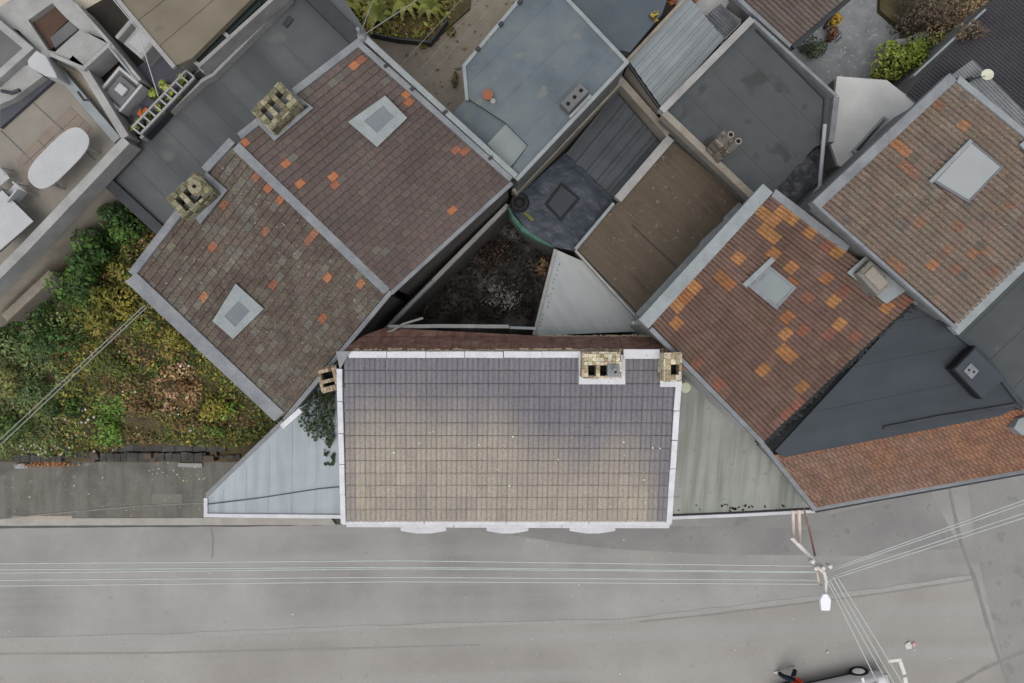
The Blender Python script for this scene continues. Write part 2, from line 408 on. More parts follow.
# ------------------------------------------------------------------ stone chimney
def stonework(cx, cy, a, w, d, z0, z1, pal, holes=(), seed=1, sz=.17, hole_d=.35):
    rng = random.Random(seed); mb = MB(); so = MB()
    ca, sa = math.cos(a), math.sin(a)
    def loc(x, y): return (cx+x*ca-y*sa, cy+x*sa+y*ca)
    zc = z1-hole_d
    mb.box(cx, cy, (z0+zc)/2, w-.05, d-.05, zc-z0, a, vary(pal[0], rng))
    so.box(cx, cy, zc+.006, w-.12, d-.12, .01, a)
    z = z0
    while z < z1-.02:                                 # courses round the faces
        h = min(rng.uniform(.11, .19), z1-z)
        for face in range(4):
            ln = w if face % 2 == 0 else d
            x = -ln/2
            while x < ln/2-.01:
                l = min(rng.uniform(.13, .3), ln/2-x)
                if ln/2-x-l < .07: l = ln/2-x
                off = (d if face % 2 == 0 else w)/2-.03
                m_ = x+l/2; pr = rng.uniform(0, .02)
                lx, ly = [(m_, -off-pr), (off+pr, m_), (m_, off+pr), (-off-pr, m_)][face]
                px_, py_ = loc(lx, ly)
                bw, bd = (l-.012, .07) if face % 2 == 0 else (.07, l-.012)
                mb.box(px_, py_, z+h/2, bw, bd, h-.012, a, vary(rng.choice(pal), rng, .13, .04))
                x += l
        z += h
    nx, ny = max(2, round((w-.06)/sz*1.3)), max(2, round((d-.06)/sz*1.3))
    for i in range(nx):
        for j in range(ny):
            x = -w/2+.03+(i+.5)*(w-.06)/nx; y = -d/2+.03+(j+.5)*(d-.06)/ny
            u, v = x/w+.5, y/d+.5
            if any(u0 < u < u1 and v0 < v < v1 for u0, u1, v0, v1 in holes): continue
            px_, py_ = loc(x, y); hh = rng.uniform(.0, .05)
            mb.box(px_, py_, (zc+z1+hh)/2, (w-.06)/nx*1.02, (d-.06)/ny*1.02, z1+hh-zc, a+rng.uniform(-.08, .08), vary(rng.choice(pal), rng, .14, .04))
    return mb, so
def chimney(t, cx, cy, a, w, d, z0, z1, pal, holes, seed, label=None):
    mb, so = stonework(cx, cy, a, w, d, z0, z1, pal, holes, seed)
    c = mb.build('chimney', M['stone'], t, bevel=.012)
    so.build('flue', M['soot'], c)
    if label: c['label'] = label
    return c
CREAM = [C(200, 188, 158), C(218, 208, 180), C(178, 162, 132), C(158, 142, 116), C(210, 203, 184)]
MOSSY = [C(134, 130, 104), C(152, 148, 118), C(120, 116, 94), C(162, 156, 130), C(112, 104, 84)]
BUFF = [C(122, 112, 102), C(140, 130, 118), C(106, 98, 90), C(152, 142, 130)]

# ------------------------------------------------------------------ foliage
def leaves(mb, rng, c, r, n, size, pal, lobes=6, flat=.0):
    L_ = []
    for k in range(lobes):
        while True:
            q = Vector((rng.uniform(-1, 1), rng.uniform(-1, 1), rng.uniform(-.4, 1)))
            if q.length < 1: break
        L_.append((q, rng.uniform(.35, .62), rng.choice(pal), rng.uniform(.75, 1.25)))
    for k in range(n):
        q, lr, base, br = rng.choice(L_)
        d = Vector((rng.gauss(0, 1), rng.gauss(0, 1), rng.gauss(.35, 1))).normalized()
        p = q*.72+d*lr*rng.uniform(.55, 1.0)**.5
        pos = Vector((c.x+p.x*r[0], c.y+p.y*r[1], max(c.z-r[2]*.6, c.z+p.z*r[2])))
        nrm = (d+Vector((rng.gauss(0, .5), rng.gauss(0, .5), rng.gauss(.5, .4)))).normalized()
        leaf(mb, rng, pos, nrm, size*rng.uniform(.6, 1.35), base, br)
def leaf(mb, rng, pos, nrm, s, base, br=1.0, asp=.5):
    u = nrm.orthogonal().normalized(); w = nrm.cross(u); t = rng.uniform(0, 6.28)
    a = u*math.cos(t)+w*math.sin(t); b = nrm.cross(a)
    f = 1.3*br*rng.uniform(.7, 1.3)
    c = tuple(min(.5, x*f*rng.uniform(.92, 1.08)) for x in base[:3])+(1,)
    dip = nrm*(-s*.12)
    mb.face([pos-a*s*.5, pos+b*s*asp*.5+dip, pos+a*s*.5+dip*2, pos-b*s*asp*.5+dip], c)
def shrub(name, label, cat, px, py, z, r, n, size, pal, seed, lobes=7, group=None):
    rng = random.Random(seed)
    c = P(px, py, z+r[2]*.5); base = Vector((c.x, c.y, z))
    t = thing(name, label, cat, base, group)
    mb = MB(); leaves(mb, rng, c, r, n, size, pal, lobes)
    mb.build('foliage', M['leaf'], t)
    st = MB()
    for k in range(5):
        e = Vector((c.x+rng.uniform(-.6, .6)*r[0], c.y+rng.uniform(-.6, .6)*r[1], c.z+r[2]*.4))
        st.tube([base+Vector((rng.uniform(-.05, .05), rng.uniform(-.05, .05), -.1)), (base+e)/2+Vector((rng.uniform(-.1, .1), rng.uniform(-.1, .1), 0)), e], [.025, .018, .008], 6)
    st.build('stem', M['stem'], t, smooth=True)
    return t
def inside(p, poly):
    x, y = p; r = False; n = len(poly)
    for i in range(n):
        (x1, y1), (x2, y2) = poly[i], poly[i-1]
        if (y1 > y) != (y2 > y) and x < (x2-x1)*(y-y1)/(y2-y1)+x1: r = not r
    return r
def cover(name, poly, zf, n, size, palf, seed, hmax=.4):
    rng = random.Random(seed); mb = MB()
    xs = [p[0] for p in poly]; ys = [p[1] for p in poly]; k = 0
    while k < n:
        x, y = rng.uniform(min(xs), max(xs)), rng.uniform(min(ys), max(ys))
        if not inside((x, y), poly): continue
        k += 1
        w = P(x, y, zf(x, y)); nn = noise.noise(Vector((w.x*1.3, w.y*1.3, 3)))
        h = hmax*max(0.05, .5+nn*1.0)*rng.uniform(.2, 1)
        nrm = Vector((rng.gauss(0, .6), rng.gauss(0, .6), 1)).normalized()
        leaf(mb, rng, w+Vector((0, 0, h)), nrm, size*rng.uniform(.5, 1.5), palf(x, y, rng), rng.uniform(.75, 1.25)*(1+nn*.5))
    o = mb.build(name, M['leaf']); o['kind'] = 'stuff'
    return o

# =================================================================== SETTING
g = MB(); g.face([(-120, -120, 0), (120, -120, 0), (120, 120, 0), (-120, 120, 0)]); struct(g.build('ground', M['ground']))
ry = P(0, 523, 0).y
g = MB(); g.face([(-60, -40, .004), (60, -40, .004), (60, ry+3.5, .004), (4, ry+3.5, .004), (4, ry, .004), (-60, ry, .004)])
struct(g.build('road', M['road']))
# resurfaced patch on the right, with the seams and scars of old trenches
pt = [P(966, 470, .008), P(975, 545, .008), P(990, 610, .008), P(1012, 700, .008), P(1140, 700, .008), P(1140, 450, .008)]
g = MB(); g.face(pt[::-1]); struct(g.build('road_patch', M['road_patch']))
pt = [P(830, 531, .008), P(700, 524, .008), P(690, 505, .008), P(830, 500, .008)]
g = MB(); g.face(pt[::-1]); struct(g.build('road_patch', M['road_patch']))
lane = [(-60, 642), (160, 637), (330, 630), (480, 625), (620, 622), (700, 613), (800, 601), (880, 591), (972, 578), (990, 610), (1012, 700)]
g = MB(); pl_ = [P(x, y, .008) for x, y in lane]+[P(-60, 760, .008)]
g.face([Vector((p.x, p.y, .0075)) for p in pl_][::-1]+[]) ; struct(g.build('road_lane', M['road_lane']))
strip = [(430, 524), (700, 526), (830, 515), (930, 490), (960, 548), (860, 556), (700, 554), (600, 548)]
g = MB(); g.face([P(x, y, .0078) for x, y in strip][::-1]); struct(g.build('road_lane', M['road_strip']))
def ribbon(pts, w, z, m, name, seed=0):
    rng = random.Random(seed); mb = MB(); q = []
    for k in range(len(pts)-1):
        a, b = P(*pts[k], z), P(*pts[k+1], z)
        for i in range(8): q.append(a.lerp(b, i/8))
    q.append(P(*pts[-1], z)); prev = None
    for k, p in enumerate(q):
        d = (q[min(k+1, len(q)-1)]-q[max(k-1, 0)]).normalized(); nn = Vector((-d.y, d.x, 0))
        ww = w*rng.uniform(.6, 1.3)
        cur = (p+nn*ww/2, p-nn*ww/2)
        if prev: mb.face([prev[1], cur[1], cur[0], prev[0]])
        prev = cur
    return struct(mb.build(name, m))
ribbon([(-30, 641), (160, 636), (330, 629), (480, 624), (620, 621), (700, 612), (800, 600), (880, 590), (972, 577)], .16, .012, M['seam'], 'road_seam', 1)
ribbon([(-30, 654), (160, 653), (330, 649), (480, 645)], .07, .012, M['seam_soft'], 'road_seam', 2)
ribbon([(640, 622), (720, 614), (800, 604), (880, 594), (972, 580)], .05, .016, M['seam_soft'], 'road_seam', 3)
ribbon([(948, 480), (960, 540), (975, 580), (988, 625), (1010, 690)], .12, .016, M['seam_dark'], 'road_seam', 4)
ribbon([(945, 692), (985, 668), (1040, 645)], .12, .012, M['seam_dark'], 'road_seam', 5)
ribbon([(212, 558), (213, 540), (211, 528)], .06, .012, M['seam_dark'], 'road_seam', 6)
# pavement and kerb in front of the garden
g = MB(); g.drop([P(-260, 462, .12), P(330, 455, .12), P(330, 517, .12), P(-260, 519, .12)], -.05); struct(g.build('pavement', M['pavement']))
g = MB(); g.drop([P(-260, 519.3, .125), P(330, 517.3, .125), P(336, 525, .125), P(-260, 526, .125)], -.05); struct(g.build('kerb', M['kerb'], bevel=.01))
ribbon([(-30, 527.5), (100, 526.5), (230, 525.5), (345, 523.5)], .09, .010, M['wire_dark'], 'gutter_line', 7)
g = MB(); g.drop([P(12, 516, .128), P(72, 516, .128), P(72, 519, .128), P(12, 519, .128)], .1); struct(g.build('kerb_patch', mat('tan_mortar', [C(168, 156, 140), C(180, 169, 152)], fine=.12)))
g = MB(); g.drop([P(152, 494, .124), P(182, 494, .124), P(182, 504, .124), P(152, 504, .124)], .1); struct(g.build('pavement_slab', M['pavement_pale']))

# garden slope on the left
def gq(x, y):
    t = min(1, max(0, (458-y)/130)); return .3+3.3*t
g = MB(); nx, ny = 30, 26
vv = []
for j in range(ny+1):
    for i in range(nx+1):
        x = -70+i*(360)/nx; y = 175+j*(462-175)/ny; z = gq(x, y)
        w = P(x, y, z); w.z += .08*noise.noise(w*1.1); vv.append(w)
g.solid(vv, [(j*(nx+1)+i, (j+1)*(nx+1)+i, (j+1)*(nx+1)+i+1, j*(nx+1)+i+1) for j in range(ny) for i in range(nx)])
struct(g.build('garden_soil', M['soil'], smooth=True))
g = MB(); g.drop([P(330, -60, .5), P(560, -60, .5), P(560, 120, .5), P(430, 160, .5), P(330, 60, .5)], 0); struct(g.build('garden_path', M['paving']))
g = MB(); pts_ = [P(320, -60, .62), P(475, -60, .62), P(470, 8, .62), P(432, 42, .62), P(388, 40, .62), P(320, 25, .62)]
g.drop(pts_, .3); struct(g.build('fern_bed', M['soil']))
g = MB(); g.drop([P(775, -60, .5), P(960, -60, .5), P(1000, 60, .5), P(880, 140, .5), P(775, 80, .5)], 0); struct(g.build('yard_paving', M['paving_grey']))
g = MB(); g.drop([P(882, -60, .7), P(1010, -60, .7), P(990, 20, .7), P(905, 100, .7), P(868, 80, .7), P(905, 32, .7), P(880, 10, .7)], .3); struct(g.build('shrub_bed', M['soil']))
# courtyard floor
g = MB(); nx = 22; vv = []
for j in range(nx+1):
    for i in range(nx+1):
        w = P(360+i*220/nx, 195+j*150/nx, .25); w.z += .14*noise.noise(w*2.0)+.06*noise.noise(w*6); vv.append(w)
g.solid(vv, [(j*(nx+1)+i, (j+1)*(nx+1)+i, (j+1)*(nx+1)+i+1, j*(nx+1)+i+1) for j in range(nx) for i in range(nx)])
struct(g.build('courtyard_floor', M['shaded_soil'], smooth=True))

# =================================================================== MAIN COTTAGE
zr, ze = 6.2, 4.8
qA = [P(344, 357, zr), P(675, 357, zr), P(667.5, 521, ze), P(346, 521, ze)]
tA = thing('cottage', 'white trimmed cottage with grey and tan tiled roof facing the road, three white window hoods', 'house', cen(qA))
GREY, TAN = C(121, 118, 126), C(174, 164, 149)
def colA(u, v, p, rng): return GREY
def cornA(u, v, sd_):
    w = noise.noise(Vector((u*9, v*2.0, 1)))*.4+noise.noise(Vector((u*40, v*2, 4)))*.6
    lim = .17+.14*w+(sd_-.5)*.1
    k_ = min(1, max(0, (u-.46)/.16)); k_ = k_*k_*(3-2*k_)
    lim += (.2+.12*w)*k_
    k = min(1, max(0, (v-lim)/.36))
    if u > .955 or u < .02: k *= .15
    k *= .86+.3*noise.noise(Vector((u*22, v*5, 9)))+.12*(sd_-.5)
    k = min(1, max(0, k))
    f = 1+.1*(sd_-.5)+.1*noise.noise(Vector((u*50, v*4, 3)))
    return tuple((GREY[i]*(1-k)+TAN[i]*k)*f for i in range(3))+(1,)
colA.corner = cornA
rA, plA = gable(tA, qA, 32, 13, colA, M['tile_pale'], M['render_white'], um='under_pale', seed=3, thick=.026, gap=.003, jit=.010, vgap=.029, rolls=2, amp=.03)
nA = plA[1]
# lichen dots on the tiles
d = MB(); rng = random.Random(8)
for k in range(26):
    p = on(plA, rng.uniform(360, 660), rng.uniform(430, 515), .04)
    r_ = rng.uniform(.012, .032); d.lathe(p, [(r_, 0), (r_*.8, .006)], 7, axis=nA)
d.build('lichen', M['disc'], tA)['kind'] = 'stuff'
trim_seg(tA, 'verge', M['white'], [on(plA, 339.5, 368, .06), on(plA, 343.5, 523, .06)], .145, .2, 5)
trim_seg(tA, 'verge', M['white'], [on(plA, 678.5, 380, .06), on(plA, 668.6, 523, .06)], .16, .2, 5)
trim_seg(tA, 'ridge', M['white'], [(348, 354.6, 6.32), (581, 354.6, 6.32)], .17, .16, 6)
trim(tA, 'ridge', M['white'], [(623.5, 354, 6.32), (660, 354, 6.32)], .25, .16)
trim_seg(tA, 'gutter', M['white'], [(342, 522.6, 4.8), (671, 523.4, 4.8)], .13, .12, 4)
trim_seg(tA, 'fascia', M['white'], [(346, 525.2, 4.62), (669.5, 526.4, 4.62)], .12, .2, 3)
# three canopies above the front windows
for cx, hw in ((423.5, 23), (507.5, 21), (592.5, 23)):
    z = 4.25
    a = [P(cx-hw, 523, z), P(cx+hw, 523, z), P(cx+hw, 531, z-.05), P(cx+hw*.3, 533.6, z-.08), P(cx-hw*.3, 533.6, z-.08), P(cx-hw, 531, z-.05)]
    wy = qA[3].y+.07
    a[0].y = wy; a[1].y = wy
    h = MB().drop(a, z-.22).build('window_hood', M['white'], tA, bevel=.015)
    wx = (a[0].x+a[1].x)/2
    w = MB().box(wx, wy-.06, 3.1, 1.0, .06, 1.5).build('window', M['white'], tA, bevel=.01)
    MB().box(wx-.23, wy-.095, 3.1, .4, .02, 1.3).box(wx+.23, wy-.095, 3.1, .4, .02, 1.3).build('pane', M['dark_glass'], w)
dx = (P(465, 523, 4).x); wy = qA[3].y+.07
dr = MB().box(dx, wy-.06, 1.05, .9, .07, 2.1).build('door', M['iron'], tA, bevel=.01)
# steep brown rear slope with crumbling mortar along its top
sl = [P(345, 352.5, 6.14), P(690, 352.5, 6.14), P(690, 337.5, 4.6), P(535, 335.5, 4.5), P(384, 328, 4.5), P(362, 336, 4.9), P(344, 350, 5.9)]
MB().prism(sl, [p+Vector((0, -.5, -.25)) for p in sl]).build('rear_slope', M['brown_wall'], tA)
rng = random.Random(5); mb = MB()
for k in range(70):
    p = P(357+k*4.7, 351+rng.uniform(-1.2, .4), 6.14)
    mb.box(p.x, p.y, p.z, rng.uniform(.08, .17), rng.uniform(.05, .13), .07, rng.uniform(-.3, .3))
mb.build('ridge_mortar', M['mortar'], tA, bevel=.015)
trim(tA, 'rear_gutter', M['offwhite'], [(388, 326.8, 4.3), (440, 326, 4.3), (509, 326.5, 4.3)], .11, .1)
trim(tA, 'rear_gutter', M['lead_light'], [(509.5, 327.5, 4.28), (536, 328.5, 4.28)], .08, .09)
mb = MB()
for k in range(45):
    p = P(540+k*2.9, 336+rng.uniform(-.6, .6), 4.55); mb.box(p.x, p.y, p.z, rng.uniform(.06, .11), rng.uniform(.04, .08), .05, rng.uniform(-.3, .3))
mb.build('mortar_fillet', M['mortar'], tA, bevel=.01)
MB().slab([on(plA, 337, 350, .1), on(plA, 352, 350, .1), on(plA, 345, 361, .1), on(plA, 341, 368, .1)], nA, .02).build('corner_flashing', M['lead'], tA)
# front chimney with two open flues and a capped one, in a white apron
def rect(pl, x0, y0, x1, y1, off): return [on(pl, x, y, off) for x, y in ((x0, y0), (x1, y0), (x1, y1), (x0, y1))]
MB().slab(rect(plA, 578.5, 354, 625, 383.5, .045), nA, .03).build('chimney_apron', M['white'], tA, bevel=.01)
a, b = P(583, 352.5, 6.75), P(621, 378, 6.75)
mb, so = stonework((a.x+b.x)/2, (a.y+b.y)/2, 0, b.x-a.x, a.y-b.y, 5.7, 6.75, CREAM, [(.14, .36, .12, .5), (.46, .66, .12, .5)], 2, .13)
ch = mb.build('chimney', M['stone'], tA, bevel=.014); so.build('flue', M['soot'], ch)
q = [P(607.5, 364, 6.84), P(619.5, 364, 6.84), P(619.5, 377, 6.84), P(607.5, 377, 6.84)]
lc = MB().drop(q, 6.7).build('lead_cap', M['lead'], ch, bevel=.015)
MB().lathe(P(614, 369, 6.84), [(.05, 0), (.05, .14), (.04, .15)], 14).tube([P(610, 369, 6.9), P(612, 366.5, 6.96), P(616, 366.5, 6.96)], .015, 8).build('cowl', M['lead'], ch, smooth=False)
MB().lathe(P(615.5, 372, 6.842), [(.035, 0), (.035, .004)], 12).build('flue', M['soot'], ch)
# gable chimney on the right
MB().slab([on(plA, *p, .05) for p in ((659.5, 356), (665, 352), (665, 379), (679, 379), (679, 386), (659.5, 386))], nA, .03).build('chimney_apron', M['white'], tA, bevel=.01)
a, b = P(664.5, 353, 6.8), P(681.5, 381, 6.8)
chimney(tA, (a.x+b.x)/2, (a.y+b.y)/2, 0, b.x-a.x, a.y-b.y, 4.5, 6.8, CREAM, [(.48, .82, .22, .66)], 4)
# gable chimney on the left
a, b = P(317, 367, 6.1), P(337, 391, 6.1)
mb, so = stonework((a.x+b.x)/2+.02, (a.y+b.y)/2, .25, .5, .62, 3.2, 6.0, [C(150, 134, 112), C(176, 158, 134), C(120, 104, 88)], [(0, .72, .16, .38), (0, .72, .56, .86)], 6, .12)
ch = mb.build('chimney', M['stone'], tA, bevel=.012); so.build('flue', M['soot'], ch)
# a white rainwater pipe lying across the back corner
MB().tube([P(376, 334, 4.62), P(392, 331, 4.62), P(403, 324, 4.6), P(423, 318, 4.5)], .035, 8).build('waste_pipe', M['offwhite'], tA, smooth=True)
o_ = tag(MB().lathe(P(685.5, 387.5, 3.9), [(.16, -.25), (.16, 0), (.14, .02)], 20).build('vent_cap', M['disc'], loc=P(685.5, 387.5, 3.2)), 'pale cream round vent cap between the cottage gable chimney and the grey green lean-to', 'vent')

# lean-to roofs either side of the cottage
tT = flat_building('lean_to', 'pale blue grey triangular lean-to roof with white kerb left of the cottage', 'lean-to',
                   [(204.5, 516), (204.5, 497.5), (285, 419), (322, 372), (362, 372), (362, 516)], 3.2, M['tri_left'], M['render_grey'])
pass
trim(tT, 'white_edge', M['white'], [(205.5, 498, 3.26), (205.5, 515.5, 3.26), (344, 516.8, 3.26)], .12, .15)
trim(tT, 'edge_flashing', M['lead'], [(206, 495.5, 3.24), (283, 421, 3.24)], .12, .12)
MB().tube([P(206, 504.5, 3.24), P(260, 498, 3.23), P(318, 489, 3.23), P(338, 487, 3.23), P(342, 490, 3.23)], .014, 6).build('cable', M['wire_dark'], tT, smooth=True)
for x in (222, 245, 268, 291, 315):
    MB().bar([P(x, 513, 3.208), P(x+1, max(400, 500-(x-205)*.98+6), 3.208)], .03, .02).build('standing_seam', M['tri_left'], tT)
tS = flat_building('lean_to', 'streaked grey green triangular lean-to roof between the cottage and orange patched house', 'lean-to',
                   [(654, 374), (690, 372), (760, 437), (818, 506), (815, 512), (654, 516)], 3.2, M['tri_right'], M['render_grey'])
trim(tS, 'white_edge', M['white'], [(664, 518.3, 3.3), (740, 515.3, 3.3), (815, 511.3, 3.3)], .1, .16)
trim(tS, 'edge_flashing', M['iron'], [(668, 515.5, 3.23), (740, 512.6, 3.23), (812, 508.6, 3.23)], .05, .08)
mb = MB(); rng = random.Random(3)
for k in range(22):
    x = rng.choice([rng.gauss(745, 9), rng.gauss(700, 18), rng.uniform(676, 800)])
    y = 508.5-(x-680)*.02+rng.gauss(0, 1.4); p = P(x, y, 3.2); mb.box(p.x, p.y, 3.205, rng.uniform(.03, .09), rng.uniform(.02, .06), .02, rng.uniform(0, 3))
mb.build('moss', M['soot'], tS)['kind'] = 'stuff'
tD = flat_building('lean_to', 'plain grey triangular sheet roof beside the dark courtyard', 'lean-to',
                   [(555, 249), (585, 262), (645, 318), (648, 331), (533, 336)], 3.2, M['tri_grey'], M['render_grey'])
trim(tD, 'white_edge', M['offwhite'], [(555.5, 249, 3.27), (534, 335, 3.27)], .1, .12)
mb = MB()
for k in range(16):
    p = P(556-rng.uniform(0, 14), 262+k*4.5, 2.9)
    p = P(558-k*1.25+rng.uniform(0, 3), 262+k*4.3+rng.uniform(-2, 2), 3.205); mb.lathe(p, [(.018, 0), (.014, .006)], 7)
mb.build('rivet', M['iron'], tD)
tag(MB().lathe(P(633, 323, 3.62), [(.05, 0), (.06, .08), (.03, .13)], 10).tube([P(633, 323, 3.65), P(640, 320, 3.65)], .03, 8).build('security_light', M['disc'], loc=P(633, 323, 3.6)), 'small white and cream lamp fitting at the tip of the brown roof', 'light')

# =================================================================== LEFT PAIR OF HOUSES
OR1 = [(356, 63), (358, 61), (408, 98), (459, 148), (463, 151), (247, 144), (250, 146), (284, 163), (302, 180), (332, 180), (333, 183), (254, 178), (265, 190), (277, 201), (224, 205), (263, 228), (212, 249), (312, 236), (310, 244), (204, 298), (276, 283), (329, 278), (360, 280), (324, 315), (324, 332), (450, 213)]
def colH(base, pts, rad, OR, lich=None):
    def f(u, v, p, rng):
        for (x, y) in pts:
            if (p[0]-x)**2+(p[1]-y)**2 < rad**2: return vary(OR[rng.randrange(len(OR))], rng, .12, .03)
        nn = noise.noise(Vector((p[0]*.02, p[1]*.02, 2)))
        b = tuple(x*(1+.22*nn) for x in base[:3])
        if lich and rng.random() < lich*max(0, .5+nn*1.2): return vary(C(108, 103, 95), rng, .14)
        return vary(b, rng, .1, .03)
    return f
ORANGE = [C(160, 102, 74), C(168, 110, 78), C(144, 94, 74)]
q1 = [P(133, 276, 7.0), P(231, 146, 7.0), P(385, 294, 5.2), P(283, 416, 5.2)]
q2 = [P(238, 143, 7.0), P(359, 46, 7.0), P(511, 180, 5.2), P(391, 290, 5.2)]
t1 = thing('terraced_house', 'brown tiled terraced house beside the overgrown garden, mossy stone chimney and grey skylight', 'house', cen(q1))
r1, pl1 = gable(t1, q1, 17, 27, colH(C(96, 84, 76), OR1, 4.4, ORANGE, .3), M['tile_lichen'], M['render_dark'], seed=11, thick=.022, stagger=True, jit=.016, vgap=.009, gap=.003)
t2 = thing('terraced_house', 'brown tiled terraced house of the pair beside the garden path, with larger pale skylight', 'house', cen(q2))
r2, pl2 = gable(t2, q2, 17, 27, colH(C(98, 86, 82), OR1, 4.4, ORANGE, .06), M['tile'], M['render_dark'], seed=12, thick=.022, stagger=True, jit=.016, vgap=.009, gap=.003)
trim(t1, 'ridge_flashing', M['lead'], [(131, 274, 7.06), (184, 205, 7.06)], .2, .2)
trim(t1, 'ridge_flashing', M['lead'], [(204, 170, 7.06), (232, 140, 7.06)], .2, .2)
trim(t1, 'verge_flashing', M['lead'], [(130.5, 277, 7.07), (279.5, 417, 5.27)], .36, .2)
trim(t1, 'verge_edge', M['pvc_grey'], [(125.5, 280, 6.98), (275, 420.5, 5.2)], .07, .2)
trim(t1, 'party_flashing', M['lead'], [on(pl1, 236, 146, .11), on(pl1, 386.5, 291, .11)], .24, .14)
trim(t1, 'gutter', M['lead'], [(391, 291.5, 5.2), (284, 420, 5.2)], .13, .12)
trim(t2, 'ridge_flashing', M['lead'], [(239, 136, 7.06), (262, 118, 7.06)], .18, .2)
trim(t2, 'ridge_flashing', M['lead'], [(293, 92, 7.06), (361, 40, 7.06)], .18, .2)
trim(t2, 'verge_flashing', M['lead'], [on(pl2, 359, 44, .07), on(pl2, 510.5, 179, .07)], .15, .2)
trim(t2, 'gutter', M['lead_light'], [on(pl2, 365, 38, .05), on(pl2, 516, 176, .05)], .15, .16)
trim(t2, 'gutter', M['lead'], [(512, 182.5, 5.2), (391, 293, 5.2)], .12, .12)
mb = MB()
for x, y in ((386, 66), (412, 89), (445, 112), (490, 158)):
    p = on(pl2, x, y, .08); mb.box(p.x, p.y, p.z, .12, .07, .06, .7)
mb.build('gutter_bracket', M['iron'], t2)
MB().lathe(P(362, 37, 7.1), [(.1, -.3), (.1, .1), (.05, .2), (.05, .45), (.02, .5)], 12).build('finial', M['lead_light'], t2)
trim(t1, 'gutter_end', M['white'], [(300.5, 410, 5.32), (281.5, 427, 5.24)], .15, .16)
# skylights
skylight(t1, pl1, [(236, 283), (264, 308), (233.6, 338), (213, 320)], [(239, 300), (250, 310), (236, 326), (225, 315)], M['lead_light'], M['sky_glass'])
skylight(t2, pl2, [(385, 96), (407, 118), (377, 147), (348, 122)], [(383, 106), (394, 117), (377, 133), (364, 121)], M['lead_light'], M['sky_glass'])
# chimneys with their lead aprons
def apron(t, pl, pts, m): return MB().slab([on(pl, *p, .065) for p in pts], pl[1], .05).build('chimney_apron', m, t, bevel=.012)
apron(t1, pl1, [(207, 172), (228, 190), (201, 224), (184, 206)], M['lead'])
apron(t1, pl1, [(212, 186), (222, 192), (200, 220), (193, 213)], M['lead_light'])
apron(t2, pl2, [(290, 90), (314, 108), (275, 141), (256, 122)], M['lead'])
apron(t2, pl2, [(304, 102), (310, 107), (276, 134), (271, 130)], M['lead_light'])
def chim_px(t, pl, x, y, ang, w, d, z1, holes, seed, pal=MOSSY):
    c = P(x, y, z1); return chimney(t, c.x, c.y, ang, w, d, 6.0, z1, pal, holes, seed)
an1 = math.atan2(q1[1].y-q1[0].y, q1[1].x-q1[0].x); an2 = math.atan2(q2[1].y-q2[0].y, q2[1].x-q2[0].x)
c1 = chim_px(t1, pl1, 189, 194.5, R(43), .98, .62, 7.4, [(.1, .34, .14, .72), (.42, .64, .14, .72)], 21)
pt_ = P(196.5, 187.5, 7.4)
cp = MB().lathe(pt_, [(.2, -.02), (.17, .1), (.1, .12)], 18).build('chimney_pot', M['stone'], c1, smooth=False)
cc = cp.data.color_attributes.new('tint', 'FLOAT_COLOR', 'CORNER'); cc.data.foreach_set('color', list(C(150, 144, 118))*len(cp.data.loops))
MB().lathe(pt_+Vector((0, 0, .121)), [(.05, 0), (.05, .004)], 12).build('flue', M['soot'], c1)
c2 = chim_px(t2, pl2, 275, 106, R(46), .98, .68, 7.4, [(.1, .3, .14, .74), (.4, .6, .14, .74), (.7, .9, .14, .74)], 23)

# courtyard walls: coping below the pair's rear wall
tW = thing('courtyard_wall', 'dark courtyard wall with narrow white coping below the left pair of houses', 'wall', cen(Ps([(507, 206), (386, 330)], 0)))
w0, w1 = P(508, 205, 2.6), P(384, 331, 2.6)
dd = (w1-w0).normalized(); nn_ = Vector((-dd.y, dd.x, 0))*-.09
MB().bar([w0, w1], .16, 2.6).build('wall', M['render_dark'], tW)
m1 = w0.lerp(w1, .6)
MB().bar([w0+Vector((0, 0, .06)), m1+Vector((0, 0, .06))], .13, .07).build('coping', M['offwhite'], tW, bevel=.01)
MB().bar([m1+Vector((0, 0, .05)), w1+Vector((0, 0, .05))], .09, .06).build('coping', M['lead_light'], tW, bevel=.01)

# =================================================================== FLAT ROOFS UP TOP
tV = flat_building('flat_roof_building', 'long dark seamed felt roof building between the white terrace and the brown pair', 'building',
                   [(104, 182), (120, 158), (205, 78), (290, -20), (330, -22), (372, 40), (300, 105), (240, 160), (170, 240)], 4.85, M['flat_seam'], M['render_dark'])
trim(tV, 'parapet', M['iron'], [(107, 182, 5.0), (168, 238, 5.0)], .3, .3)
trim(tV, 'parapet', M['iron'], [(305, -12, 5.0), (362, 44, 5.0)], .42, .3)
for k in range(9):
    a_ = (128+k*18.5, 160-k*15.3); b_ = (a_[0]+46, a_[1]+47)
    MB().bar([P(*a_, 4.862), P(*b_, 4.862)], .05, .02).build('felt_lap', M['flat_seam'], tV)
MB().box(*P(288, 22, 4.88), .3, .16, .05, .9).build('patch', M['iron'], tV)
tG = flat_building('flat_roof_house', 'blue grey flat roofed house with angled end and a three flue vent block', 'house',
                   [(466, 97), (462.5, 65), (523, -6), (561, -8), (628, 62), (518, 180), (511, 170), (528, 145), (505, 122)], 5.2, M['flat_blue'], M['render_grey'])
trim(tG, 'roof_edge', M['lead_light'], [(467, 100, 5.27), (464, 65.5, 5.27), (524, -6, 5.27)], .1, .14)
trim(tG, 'roof_edge', M['lead_light'], [(561, -8, 5.27), (627, 62, 5.27), (516.5, 179.5, 5.27)], .11, .14)
